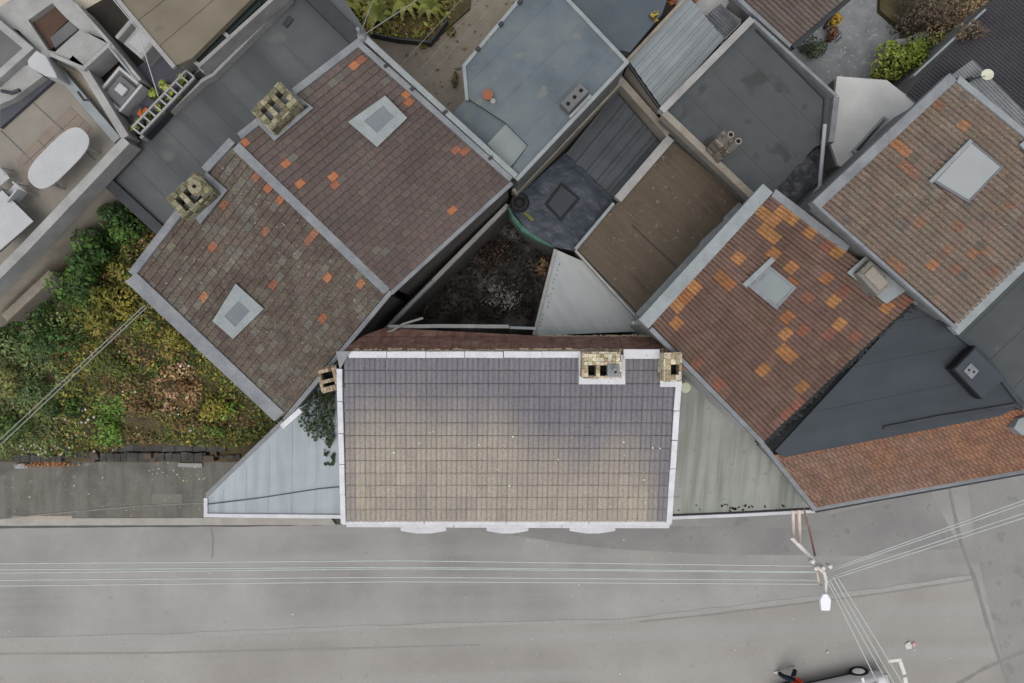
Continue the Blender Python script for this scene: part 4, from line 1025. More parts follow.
# ladder-like planter frame with plants
tr = thing('planter', 'white ladder shaped planter frame along the edge of the roof terrace', 'planter', P(162, 102, 5.0))
a0, a1, b0, b1 = P(132, 127, 5.45), P(186, 70, 5.45), P(140, 134, 5.45), P(194, 77, 5.45)
MB().bar([a0, a1], .06, .08).build('rail', M['offwhite'], tr, bevel=.008); MB().bar([b0, b1], .06, .08).build('rail', M['offwhite'], tr, bevel=.008)
for k in range(11):
    MB().bar([a0.lerp(a1, k/10)+Vector((0, 0, .01)), b0.lerp(b1, k/10)+Vector((0, 0, .01))], .05, .06).build('rung', M['offwhite'], tr, bevel=.006)
MB().bar([(a0+b0)/2-Vector((0, 0, .25)), (a1+b1)/2-Vector((0, 0, .25))], .3, .3).build('trough', M['iron'], tr)
LIME = [C(118, 128, 52), C(140, 146, 62), C(96, 112, 46), C(156, 154, 78)]
for k, (u_, lb) in enumerate(((.07, 'lime green plant at the lower end of the white planter frame'), (.25, 'lime green plant second from the lower end of the planter frame'), (.45, 'lime green plant in the middle of the white planter frame'), (.66, 'lime green plant in the upper half of the white planter frame'), (.9, 'olive plant at the top end of the white planter frame'))):
    p = ((a0+b0)/2).lerp((a1+b1)/2, u_); x, y = PX(p)
    shrub('planter_plant', lb, 'plant', x, y, 5.15, (.26, .26, .2), 110, .1, LIME, 40+k, 4, 'plants in the white planter frame')
for x, y, lb, s_ in ((155, 97, 'pale yellow grassy plant beside the slate terrace', .2), (166, 86, 'bright lime plant at the inner side of the planter frame', .22)):
    shrub('potted_plant', lb, 'plant', x, y, 4.95, (s_, s_, .22), 110, .1, [C(160, 164, 96), C(134, 148, 60)], x, 4)
tp = thing('flower_pot', 'orange flowers in a pot beside the square white armchair', 'pot', P(143, 115, 4.93))
MB().lathe(P(143, 115, 4.93), [(.1, 0), (.15, .24), (.16, .28), (.12, .28)], 16).build('pot', M['iron'], tp)
m_ = MB(); leaves(m_, random.Random(4), P(145, 112, 5.35), (.17, .17, .12), 90, .08, [C(214, 96, 52), C(226, 110, 60)], 4); m_.build('flowers', M['leaf'], tp)
m_ = MB(); leaves(m_, random.Random(6), P(140, 117, 5.25), (.2, .2, .12), 90, .09, [C(96, 130, 60), C(70, 110, 84)], 4); m_.build('foliage', M['leaf'], tp)
# furniture
def armchair(name, label, px, py, z, ang, w, d):
    c = P(px, py, z); t = thing(name, label, 'armchair', c); ca, sa = math.cos(ang), math.sin(ang)
    def bx(x, y, zc, ww, dd_, hh, nm, m, bv=.02): MB().box(c.x+x*ca-y*sa, c.y+x*sa+y*ca, z+zc, ww, dd_, hh, ang).build(nm, m, t, bevel=bv)
    bx(0, 0, .2, w-.16, d-.04, .24, 'seat_base', M['grey_dim'])
    bx(.02, -.02, .37, w-.26, d-.3, .1, 'cushion', M['grey_dim'], .03)
    for s_ in (-1, 1): bx(s_*(w/2-.04), 0, .23, .08, d, .46, 'arm', M['white_soft'])
    bx(0, d/2-.04, .27, w-.17, .08, .54, 'backrest', M['white_soft']); bx(0, -d/2+.04, .2, w-.17, .07, .38, 'front_rail', M['white_soft'])
    bx(.06, .02, .47, .3, .26, .1, 'throw_pillow', M['white_soft'], .04)
    return t
armchair('outdoor_armchair', 'square white framed armchair with grey cushion on the dark terrace', 129, 95, 4.93, R(-40), .84, .96)
c = P(150, 46, 4.9); ts = thing('garden_sofa', 'off-white garden sofa with curved cushions beside the cream roof', 'sofa', c); an = R(-40)
def bxs(x, y, zc, ww, dd_, hh, nm, m, bv=.03): MB().box(c.x+x*math.cos(an)-y*math.sin(an), c.y+x*math.sin(an)+y*math.cos(an), 4.9+zc, ww, dd_, hh, an).build(nm, m, ts, bevel=bv)
bxs(0, 0, .2, .9, .84, .36, 'seat', M['white_soft']); bxs(-.4, 0, .4, .12, .84, .5, 'arm', M['offwhite']); bxs(.4, 0, .38, .12, .84, .46, 'arm', M['offwhite'])
bxs(0, .38, .42, .68, .1, .6, 'backrest', M['offwhite']); bxs(.02, -.05, .42, .5, .56, .1, 'cushion', M['white_soft'], .05)
# oval table on the terrace
c = P(76, 165, 5.0); to = thing('oval_table', 'long oval white table on the tiled terrace', 'table', c); an = R(45)
prof = []
for k in range(32):
    t_ = 2*math.pi*k/32; e = .55
    x = 1.0*math.copysign(abs(math.cos(t_))**e, math.cos(t_)); y = .42*math.copysign(abs(math.sin(t_))**.8, math.sin(t_))
    prof.append(Vector((c.x+x*math.cos(an)-y*math.sin(an), c.y+x*math.sin(an)+y*math.cos(an), 5.74)))
MB().drop(prof, 5.69).build('tabletop', M['white_soft'], to, bevel=.015)
for x, y in ((-.7, -.25), (.7, -.25), (.7, .25), (-.7, .25)):
    q_ = Vector((c.x+x*math.cos(an)-y*math.sin(an), c.y+x*math.sin(an)+y*math.cos(an), 5.0)); MB().tube([q_, q_+Vector((0, 0, .69))], .03, 8).build('leg', M['white_soft'], to)
def chair(label, px, py, ang):
    c = P(px, py, 5.0); t = thing('terrace_chair', label, 'chair', c, 'white chairs round the terrace tables'); ca, sa = math.cos(ang), math.sin(ang)
    def pt(x, y, z): return Vector((c.x+x*ca-y*sa, c.y+x*sa+y*ca, 5.0+z))
    m_ = MB(); m_.box(*pt(0, 0, .44), .44, .42, .04, ang); m_.build('seat', M['white_soft'], t, bevel=.015)
    m_ = MB(); m_.prism([pt(-.22, .19, .85), pt(.22, .19, .85), pt(.22, .24, .86), pt(-.22, .24, .86)], [pt(-.2, .17, .46), pt(.2, .17, .46), pt(.2, .21, .46), pt(-.2, .21, .46)]); m_.build('backrest', M['white_soft'], t, bevel=.012)
    for x, y in ((-.2, -.18), (.2, -.18), (.2, .18), (-.2, .18)): MB().tube([pt(x*1.1, y*1.1, 0), pt(x, y, .42)], .018, 7).build('leg', M['white_soft'], t)
    for x in (-.23, .23): MB().bar([pt(x, -.16, .64), pt(x, .18, .66)], .04, .03).build('arm', M['white_soft'], t)
chair('white armchair above the square table on the left terrace', 11, 181, R(40))
chair('white armchair between the square and the oval table', 28, 197, R(-130))
c = P(2, 222, 5.0); tt_ = thing('square_table', 'square white table with dark rim cut by the left edge', 'table', c)
MB().drop(Ps([(-30, 215), (2, 190), (33, 221), (0, 250)], 5.74), 5.69).build('tabletop', M['white_soft'], tt_, bevel=.01)
MB().drop(Ps([(-31, 215), (2, 188.5), (34.5, 221), (0, 252)], 5.688), 5.65).build('rim', M['deck_blue'], tt_)
for x, y in ((-18, 215), (2, 202), (18, 221), (0, 236)):
    q_ = P(x, y, 5.0); MB().tube([q_, q_+Vector((0, 0, .65))], .03, 8).build('leg', M['white_soft'], tt_)
# washing lines over the slate terrace
MB_ = MB().tube([P(112, -2, 6.1), P(137, 28, 6.0), P(158, 96, 5.6)], .014, 6); tag(MB_.build('washing_line', M['white_soft'], loc=P(137, 28, 5.6)), 'pale washing line across the white terraces', 'line')

def laps(t, poly, z, d, gap_, m, w=.06, off=0.0):
    d = Vector(d).normalized(); n_ = Vector((-d.y, d.x)); c_ = Vector((sum(p[0] for p in poly)/len(poly), sum(p[1] for p in poly)/len(poly)))
    for k in range(-12, 13):
        o_ = c_+n_*(k*gap_+off); ts = [i for i in range(-260, 261, 2) if inside((o_.x+d.x*i, o_.y+d.y*i), poly)]
        if len(ts) < 8: continue
        a_, b_ = o_+d*(ts[0]+2), o_+d*(ts[-1]-2)
        MB().bar([P(a_.x, a_.y, z+.012), P(b_.x, b_.y, z+.012)], w, .02).build('felt_lap', m, t, bevel=.004)
laps(tJ, [(753, 30), (826, 99), (822, 138), (776, 182), (762, 196), (672, 112)], 4.6, (1, 1), 34, M['flat_dark'])
laps(tP, [(915, 306), (935, 318), (1010, 400), (1000, 410), (784, 452), (775, 447)], 4.9, (1, -.2), 36, M['felt_slate'], .05, 6)
laps(tG, [(470, 97), (467, 67), (523, -6), (561, -6), (623, 62), (518, 174), (534, 146)], 5.2, (1, -1.02), 38, M['flat_blue'], .05)
laps(tQ2, [(944, 318), (958, 334), (1060, 236), (1090, 400), (1024, 400)], 4.95, (1, -.95), 36, M['flat_grey'], .05)
# =================================================================== GARDENS
zg = gq
YEL = [C(128, 120, 48), C(146, 134, 58), C(104, 104, 42), C(120, 104, 52)]
OLV = [C(84, 92, 40), C(98, 104, 48), C(70, 80, 36)]
GRN = [C(56, 84, 34), C(72, 100, 42), C(46, 70, 32)]
BLU = [C(92, 108, 62), C(110, 122, 72), C(76, 94, 54), C(118, 118, 66)]
BRT = [C(84, 122, 44), C(98, 134, 52), C(92, 112, 46)]
BRN = [C(110, 88, 56), C(92, 72, 48), C(128, 108, 70)]
PNK = [C(158, 120, 88), C(172, 138, 108), C(140, 104, 70)]
def palG(x, y, rng):
    n1 = noise.noise(Vector((x*.03, y*.03, 1))); r = rng.random()
    if abs(x-112) < 15 and 395 < y < 445 and r < .75: return rng.choice(BRT)
    if (x-180)**2+(y-388)**2 < 26**2 and r < .6: return rng.choice(PNK)
    if (x-140)**2+(y-408)**2 < 32**2 and r < .6: return rng.choice(BRN)
    if x < 60+20*n1: return rng.choice(BLU if y > 340 else GRN)
    if x+y*.75 < 310: return rng.choice(GRN)
    if n1 > .15 and r < .55: return rng.choice(YEL+OLV)
    if n1 < -.25 and r < .6: return rng.choice(BRN)
    return rng.choice(OLV+YEL+GRN+OLV)
gp = [(-30, 330), (60, 280), (130, 205), (170, 250), (290, 425), (240, 448), (140, 442), (105, 455), (-30, 462)]
o_ = cover('undergrowth', gp, zg, 23000, .11, palG, 2, .5)
SH = [('dark green leafy shrub against the beige terrace wall at the hedge top', 122, 222, (.75, .6, 1.0), GRN, 900),
      ('dark green leafy shrub halfway along the beige terrace wall', 96, 250, (.8, .65, 1.0), GRN, 1000),
      ('green shrub below the terrace wall near the timber beam', 84, 284, (.85, .75, 1.0), GRN, 1000),
      ('broad dark green bush between the timber beam and overhead wires', 56, 338, (.9, .75, .9), GRN+BLU, 1000),
      ('grey green bushy shrub on the left picture edge above the wires', 12, 352, (.9, .8, .8), BLU, 1000),
      ('grey green shrub under the overhead wires at the left edge', 22, 378, (.9, .8, .8), BLU, 1000),
      ('large grey green shrub near the left end of the garden wall', 10, 420, (.9, .8, .7), BLU+GRN, 1000),
      ('olive green shrub left of the bright green clump', 66, 405, (.8, .7, .6), OLV+GRN, 800),
      ('yellow olive shrub in the middle of the garden under the wires', 110, 310, (.9, .8, .7), YEL, 900),
      ('yellow green shrub next to the corner of the brown roof', 128, 268, (.6, .6, .7), YEL+OLV, 600),
      ('yellow shrub against the left verge of the brown tiled house', 168, 338, (.75, .65, .6), YEL, 700),
      ('olive yellow shrub in the centre of the overgrown garden', 110, 358, (.85, .75, .6), YEL+OLV, 800),
      ('bright green weed clump above the dark garden wall', 108, 424, (.42, .7, .45), BRT, 600),
      ('pinkish tan dried hydrangea in the right half of the garden', 180, 385, (.65, .5, .5), PNK+BRN, 600),
      ('brown dying shrub between the green clump and the tan hydrangea', 138, 402, (.6, .55, .4), BRN, 450),
      ('yellow green shrub nearest the grey roof corner', 222, 405, (.65, .6, .5), YEL+[C(104, 130, 44)], 600),
      ('olive shrub below the tan hydrangea at the garden wall', 182, 418, (.6, .45, .4), OLV+BRN, 450),
      ('vivid green shrub at the right end of the garden wall', 214, 428, (.4, .35, .35), BRT+OLV, 300)]
for k, (lb, x, y, r_, pal, n_) in enumerate(SH):
    shrub('shrub', lb, 'shrub', x, y, zg(x, y), r_, n_, .13, pal, 60+k, 9)
mb = MB(); rng = random.Random(12)
for k in range(60):
    x, y = rng.choice([(rng.gauss(80, 12), rng.gauss(425, 14)), (rng.uniform(90, 235), rng.uniform(340, 435)), (rng.gauss(45, 12), rng.gauss(450, 4))])
    p = P(x, y, zg(x, y)+.45); s_ = rng.uniform(.03, .07); leaf(mb, rng, p, Vector((rng.gauss(0, .3), rng.gauss(0, .3), 1)).normalized(), s_*1.5, C(170, 162, 150), 1, .9)
o_ = mb.build('blossom', M['leaf']); o_['kind'] = 'stuff'
ty = thing('ivy', 'dark green ivy spreading over the pale lean-to beside the cottage', 'climbing plant', P(322, 425, 3.2))
mb = MB(); rng = random.Random(33)
for k in range(950):
    v_ = rng.random()**1.25; y = 393+v_*72; x = 334-rng.random()**1.2*(10+26*math.sin(math.pi*min(1, v_*1.15+.12)))
    if v_ > .62 and noise.noise(Vector((x*.16, y*.16, 0))) < .05: continue
    leaf(mb, rng, P(x, y, 3.25+rng.random()*.5*(1-v_)), Vector((rng.gauss(0, .5), rng.gauss(0, .5), 1)).normalized(), .1*rng.uniform(.6, 1.3), rng.choice([C(48, 60, 38), C(38, 48, 32), C(62, 74, 46)]), 1, .7)
mb.build('foliage', M['leaf'], ty)
MB().tube([P(335, 392, 3.2), P(330, 412, 3.25), P(322, 432, 3.22)], .02, 6).build('stem', M['stem'], ty)
# beam and garden wall
a_, b_ = P(4, 318, 4.4), P(52, 273, 4.4)
tag(MB().bar([a_, b_], .26, .95).build('timber_beam', M['timber'], loc=(a_+b_)/2, bevel=.02), 'weathered pale timber beam lying below the beige terrace wall', 'beam')
tw = thing('garden_wall', 'low dark broken garden wall with brick piers along the pavement', 'wall', P(130, 458, .12))
mb = MB()
for x0, x1, y0, y1, h in ((12, 62, 455, 462, .45), (62, 95, 451, 458, .5), (100, 148, 453, 461, .62), (156, 206, 453, 461, .62), (214, 240, 455, 458, .45)):
    mb.drop([P(x0, y0+1.5, h-.1), P(x1, y0+1.5, h-.1), P(x1, y1-1.5, h-.1), P(x0, y1-1.5, h-.1)], .05)
    rg = random.Random(int(x0)); x = x0
    while x < x1:
        l = rg.uniform(5, 12); j = lambda: rg.uniform(-1, 1)
        mb.drop([P(x, y0+j(), h+j()*.05), P(min(x1, x+l)-.4, y0+j(), h+j()*.05), P(min(x1, x+l)-.4, y1+j()*.7, h+j()*.05), P(x, y1+j()*.7, h+j()*.05)], .05)
        x += l
mb.build('wall', M['wallstone'], tw, bevel=.03)
mb = MB()
rg = random.Random(77); x = 101
while x < 212:
    l = rg.uniform(8, 20); j = lambda: rg.uniform(-1, 1)
    mb.drop([P(x, 441+j()*1.5, .62+j()*.08), P(x+l-.3, 441+j()*1.5, .62+j()*.08), P(x+l-.3, 451.5+j()*.6, .6), P(x, 451.5+j()*.6, .6)], .05)
    x += l
mb.build('inner_wall', M['wallstone'], tw, bevel=.02)
for x in (95, 152, 211):
    rng = random.Random(x); mb = MB()
    for k in range(7):
        p = P(x+rng.uniform(-4, 4), 457+rng.uniform(-4, 3), .55); mb.box(p.x, p.y, .12+rng.uniform(.1, .3), .22, .2, rng.uniform(.3, .7), rng.uniform(-.5, .5))
    mb.build('pier', M['brick'], tw, bevel=.02)
mb = MB().drop(Ps([(178, 463), (202, 463.5), (202, 467.5), (178, 467)], .2), .13); tag(mb.build('plank', M['offwhite'], loc=P(190, 465, .13)), 'pale plank lying at the foot of the dark garden wall', 'plank')
mb = MB().drop(Ps([(14, 464), (27, 463), (28, 468), (15, 469)], .22), .13); tag(mb.build('stone_block', M['offwhite'], loc=P(20, 466, .13), bevel=.02), 'pale stone block beside the orange leaf pile', 'stone')
mb = MB(); rng = random.Random(14)
for k in range(500):
    x = rng.gauss(48, 10); y = 464-max(0, 1-abs(x-50)/22)*rng.random()*9+rng.random()*3
    leaf(mb, rng, P(x, y, .16+rng.random()*.12), Vector((rng.gauss(0, .4), rng.gauss(0, .4), 1)).normalized(), .09, rng.choice([C(146, 100, 62), C(134, 90, 58), C(156, 116, 74), C(122, 84, 58)]), 1, .7)
o_ = mb.build('leaf_litter', M['leaf']); o_['kind'] = 'stuff'
mb = MB()
for k in range(60):
    x, y = rng.uniform(5, 205), rng.uniform(470, 512)
    if rng.random() < .5: x, y = rng.uniform(150, 205), rng.uniform(462, 482)
    leaf(mb, rng, P(x, y, .135), Vector((0, 0, 1)), .06, rng.choice([C(190, 188, 180), C(150, 140, 110), C(170, 130, 70)]), 1, .8)
for k in range(70):
    leaf(mb, rng, P(rng.uniform(0, 960), rng.uniform(535, 683), .03), Vector((0, 0, 1)), rng.uniform(.03, .06), rng.choice([C(205, 203, 198), C(190, 180, 150)]), 1, .8)
o_ = mb.build('litter', M['leaf']); o_['kind'] = 'stuff'

# courtyard vegetation (dark, dead)
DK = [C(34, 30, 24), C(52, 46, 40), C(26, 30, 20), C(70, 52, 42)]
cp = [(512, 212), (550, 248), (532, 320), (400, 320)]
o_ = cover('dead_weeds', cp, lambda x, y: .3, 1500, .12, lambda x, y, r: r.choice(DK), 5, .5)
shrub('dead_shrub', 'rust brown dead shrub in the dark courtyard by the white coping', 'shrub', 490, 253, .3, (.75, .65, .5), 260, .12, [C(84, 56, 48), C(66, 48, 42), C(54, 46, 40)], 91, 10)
shrub('dried_fern', 'tan dried fern in the courtyard corner against the sheet roof', 'fern', 546, 266, .9, (.3, .4, .5), 120, .14, [C(120, 96, 72), C(100, 76, 56)], 92, 5)
shrub('grey_bramble', 'pale grey leafless bramble mound in the courtyard centre', 'shrub', 500, 297, .3, (.8, .5, .35), 420, .1, [C(150, 148, 146), C(120, 118, 116)], 93, 8)
# top garden: ferns
FER = [C(110, 118, 44), C(132, 136, 58), C(92, 100, 40), C(140, 138, 74)]
o_ = cover('ferns', [(335, -20), (470, -20), (462, 4), (430, 38), (372, 38), (350, 16)], lambda x, y: .62, 1500, .16, lambda x, y, r: r.choice(FER[:3]+BRN), 6, .4)
def fern(label, px, py, r_, seed):
    rng = random.Random(seed); b = P(px, py, .62); t = thing('fern', label, 'fern', b); mb = MB()
    for k in range(11):
        a = 6.283*k/11+rng.uniform(-.2, .2); L_ = r_*rng.uniform(.7, 1.1); bc = rng.choice(FER)
        for i in range(12):
            f = (i+1)/12; p = b+Vector((math.cos(a)*L_*f, math.sin(a)*L_*f, .15+.5*math.sin(f*2.6)))
            for s_ in (-1, 1):
                w = .16*(1-f*.75); q_ = p+Vector((-math.sin(a), math.cos(a), -.2))*s_*w; e_ = Vector((math.cos(a), math.sin(a), 0))*.045
                mb.face([p-e_, q_-e_*.3, q_+e_*.4, p+e_], vary(bc, rng, .25))
    mb.build('foliage', M['leaf'], t)
    MB().lathe(b, [(.08, -.02), (.06, .15), (.02, .2)], 10).build('crown', M['stem'], t)
fern('yellow green fern nearest the roof apex in the top garden', 380, 20, .6, 1)
fern('olive fern in the middle of the top garden bed', 408, 10, .6, 2)
fern('yellow fern beside the garden path at the top', 432, 14, .55, 3)
fern('small fern at the left end of the top garden bed', 355, 8, .5, 4)
for k, (x, y, lb) in enumerate(((452, 32, 'olive weed tuft on the garden path'), (454, 80, 'dark weed clump against the blue grey house'), (425, 42, 'weed tuft at the edge of the fern bed'))):
    shrub('weed', lb, 'weed', x, y, .5, (.22, .3, .3), 160, .09, [C(96, 86, 46), C(76, 66, 40)], 110+k, 4)
a_ = [P(372, 33, .9), P(395, 38, .9), P(430, 42, .9), P(447, 20, .9)]
tag(MB().bar(a_, .06, .3).build('bed_edging', M['iron'], loc=a_[1]), 'dark timber edging round the fern bed at the top', 'edging')
# top right yard
shrub('shrub', 'bright lime green shrub in the top right yard beside the off-white roof', 'shrub', 893, 66, .7, (1.1, .85, 1.2), 1500, .13, [C(118, 132, 46), C(100, 118, 44), C(140, 146, 70)], 120, 8)
shrub('shrub', 'smaller yellow green shrub behind the lime shrub by the charcoal roof', 'shrub', 924, 52, .7, (.75, .7, 1.1), 800, .12, [C(122, 126, 62), C(146, 138, 92), C(90, 104, 44)], 121, 6)
shrub('shrub', 'dark green shrub under the pantile gutter in the grey yard', 'shrub', 812, 47, .5, (.5, .45, .7), 500, .1, [C(58, 70, 44), C(74, 84, 58), C(44, 54, 36)], 122, 6)
shrub('shrub', 'yellow flowering plant in the grey yard', 'plant', 829, 24, .5, (.32, .28, .7), 260, .12, [C(188, 158, 44), C(166, 132, 44), C(112, 104, 44)], 123, 5)
shrub('shrub', 'rusty brown plant below the yellow plant in the grey yard', 'plant', 831, 37, .5, (.3, .28, .5), 260, .1, [C(120, 74, 48), C(96, 62, 44)], 124, 5)
for k, (x, y, lb) in enumerate(((938, 20, 'tan dried bush at the top of the right yard'), (962, 8, 'tan dried bush at the top edge left of the charcoal roof'), (950, 42, 'straw coloured dried bush by the charcoal roof edge'), (915, 20, 'dark brown bare bush at the left of the dried bushes'))):
    shrub('dried_bush', lb, 'shrub', x, y, .7, (1.0, .8, 1.1), 900, .11, [C(116, 98, 76), C(134, 114, 88), C(96, 80, 62)] if k < 3 else [C(72, 64, 56), C(90, 80, 70)], 130+k, 7)
shrub('dried_bush', 'brown creeper lying over the edge of the charcoal roof', 'creeper', 972, 33, 4.45, (.5, .4, .3), 260, .1, [C(110, 94, 74), C(86, 72, 58)], 136, 6)
mb = MB(); rng = random.Random(41)
for k in range(7):
    p = P(898+k*4.5+rng.uniform(-2, 2), 45-k*2+rng.uniform(-3, 3), .9); mb.box(p.x, p.y, .9, rng.uniform(.2, .35), rng.uniform(.15, .25), .25, rng.uniform(0, 3))
tag(mb.build('stone_pile', M['offwhite'], loc=P(912, 40, .7), bevel=.04), 'heap of pale stones between the shrubs in the right yard', 'stones')

# =================================================================== STREET LAMP AND WIRES
tl = thing('street_lamp', 'white bracket street lamp reaching over the road from the lean-to corner', 'street lamp', P(795, 512, 3.0))
j0 = P(797.5, 541, 4.7); hd = P(822, 570, 5.2)
MB().tube([P(793, 511, 4.5), P(793.5, 538, 4.75)], .045, 8).build('bracket_tube', M['steel_pink'], tl, smooth=True)
MB().tube([P(799, 510.5, 4.5), P(800, 543, 4.85)], .05, 8).build('bracket_tube', M['steel_pink'], tl, smooth=True)
MB().tube([P(804, 509, 4.4), P(810, 532, 4.7), P(815, 556, 5.0)], .03, 8).build('stay', M['rust'], tl, smooth=True)
MB().tube([P(792, 538, 4.6), P(812, 558, 5.0), P(822, 568, 5.2)], .06, 8).build('arm', M['steel_white'], tl, smooth=True)
MB().tube([P(809, 560, 5.22), P(823, 572, 5.25), P(827, 578, 5.25)], .045, 8).build('crossarm', M['steel_pink'], tl, smooth=True)
MB().tube([P(818, 566, 5.2), P(824.5, 573, 5.25), P(826, 582, 5.3), P(825.5, 596, 5.35)], [.05, .05, .045, .04], 8).build('lamp_arm', M['steel_white'], tl, smooth=True)
MB().tube([P(817, 572, 5.15), P(818.5, 581, 5.1), P(822, 586, 5.2)], .03, 8).build('stay', M['steel_pink'], tl, smooth=True)
mb = MB()
for x, y in ((822.5, 567.5), (829.5, 566), (812, 561), (815, 568)): mb.lathe(P(x, y, 5.3), [(.05, -.12), (.06, -.05), (.035, 0), (.06, .04), (.05, .08)], 12)
mb.build('insulator', M['steel_white'], tl, smooth=True)
lh = [P(823.5, 594, 5.45), P(828, 594, 5.45), P(831.5, 600, 5.45), P(830.5, 611, 5.45), P(821.5, 611, 5.45), P(820.5, 600, 5.45)]
MB().drop(lh, 5.32).build('lamp_head', M['lamp'], tl, bevel=.03)
def wire(label, pts, r_, m, grp, sag=.0):
    q_ = []
    for k in range(len(pts)-1):
        a, b = P(*pts[k]), P(*pts[k+1])
        for i in range(10):
            t_ = i/10; p = a.lerp(b, t_); p.z -= sag*4*t_*(1-t_); q_.append(p)
    q_.append(P(*pts[-1]))
    tag(MB().tube(q_, r_, 6).build('overhead_wire', m, loc=q_[0], smooth=True), label, 'wire', grp)
G1 = 'wires running left along the road'
for k, (y0, y1, y2, lb) in enumerate(((564, 560.5, 566, 'topmost of the pale wires running left along the road'), (570, 567, 571.5, 'second pale wire from the top running left along the road'), (573.5, 568.5, 572.5, 'third pale wire of the group running left along the road'), (580.5, 577, 580, 'fourth pale wire of the group running left along the road'), (586.5, 581.5, 584, 'lowest of the pale wires running left along the road'))):
    wire(lb, [(-60, y0, 5.2), (400, y1, 5.2), (818, y2, 5.3)],   .017, M['wire'], G1)
G2 = 'wires running up to the right edge'
for (a, b, lb) in (((828, 570), (1060, 487), 'topmost wire from the lamp to the right edge'), ((830, 571), (1060, 491), 'second wire from the lamp towards the right edge'), ((830, 577), (1060, 501), 'third wire from the lamp towards the right edge'), ((822, 582), (1060, 506), 'lowest wire from the lamp to the right edge')):
    wire(lb, [(*a, 5.3), (*b, 5.3)], .017, M['wire'], G2)
G3 = 'wires running down to the car'
for (a, b, lb) in (((827, 580), (882, 692), 'left wire from the lamp down to the silver car'), ((829, 579), (893, 692), 'second wire from the lamp down to the silver car'), ((833, 577), (899, 692), 'third wire from the lamp down to the silver car'), ((838, 578), (908, 692), 'right wire from the lamp passing the white corner mark')):
    wire(lb, [(*a, 5.3), (*b, 5.2)], .016, M['wire'], G3)
wire('upper grey cable across the overgrown garden', [(-20, 458, 5.6), (145, 305, 6.4)], .014, M['wire_grey'], 'cables over the garden')
wire('lower grey cable across the overgrown garden', [(-20, 464, 5.6), (147, 307, 6.4)], .014, M['wire_grey'], 'cables over the garden')
wire('short grey wire from the roof apex to the top edge', [(361, 32, 7.4), (377, -10, 6.8)], .014, M['wire_grey'], 'wires from the roof apex')
wire('long grey wire from the roof apex over the ferns', [(365, 34, 7.4), (432, -10, 6.8)], .014, M['wire_grey'], 'wires from the roof apex')
for a, b, lb in (((400, 66), (468, -8), 'left washing line over the garden path'), ((415, 76), (488, -8), 'middle washing line over the garden path'), ((425, 80), (505, -8), 'right washing line over the garden path')):
    wire(lb, [(*a, 4.0), (*b, 3.2)], .009, M['wire_grey'], 'washing lines over the path')
ribbon([(-20, 521), (60, 513), (140, 506), (205, 503)], .04, .14, M['seam_dark'], 'pavement_line', 9)  # thin dark strip continuing the lean-to cable's line across the pavement

# parking mark and scraps
mb = MB(); z = .014
mb.face(Ps([(888, 663), (888, 660), (901, 658.5), (902, 661.5)], z)); mb.face(Ps([(898.5, 662), (902.3, 661.7), (906.5, 674), (903, 675)], z)); mb.face(Ps([(903, 678), (907, 677), (909, 690), (905, 690)], z))
for f in range(len(mb.f)): mb.f[f] = tuple(reversed(mb.f[f]))
struct(mb.build('road_marking', M['paint']))
for x, y, m_, lb, s_ in ((908, 645.5, M['shoe'], 'white crumpled paper scrap on the road near the parking mark', .16), (913.5, 644, M['pink'], 'pink paper scrap on the road beside the white scrap', .1), (827, 652, M['shoe'], 'small white scrap on the road above the silver car', .07)):
    rng = random.Random(x); mb = MB(); q_ = []
    base = P(x, y, .02)
    for k in range(9):
        t_ = 6.28*k/9; q_.append(base+Vector((math.cos(t_)*s_*rng.uniform(.5, 1), math.sin(t_)*s_*rng.uniform(.5, 1), rng.uniform(0, .06))))
    for k in range(9): mb.face([base+Vector((0, 0, .07)), q_[k], q_[(k+1) % 9]])
    tag(mb.build('paper_scrap', m_, loc=base), lb, 'litter')

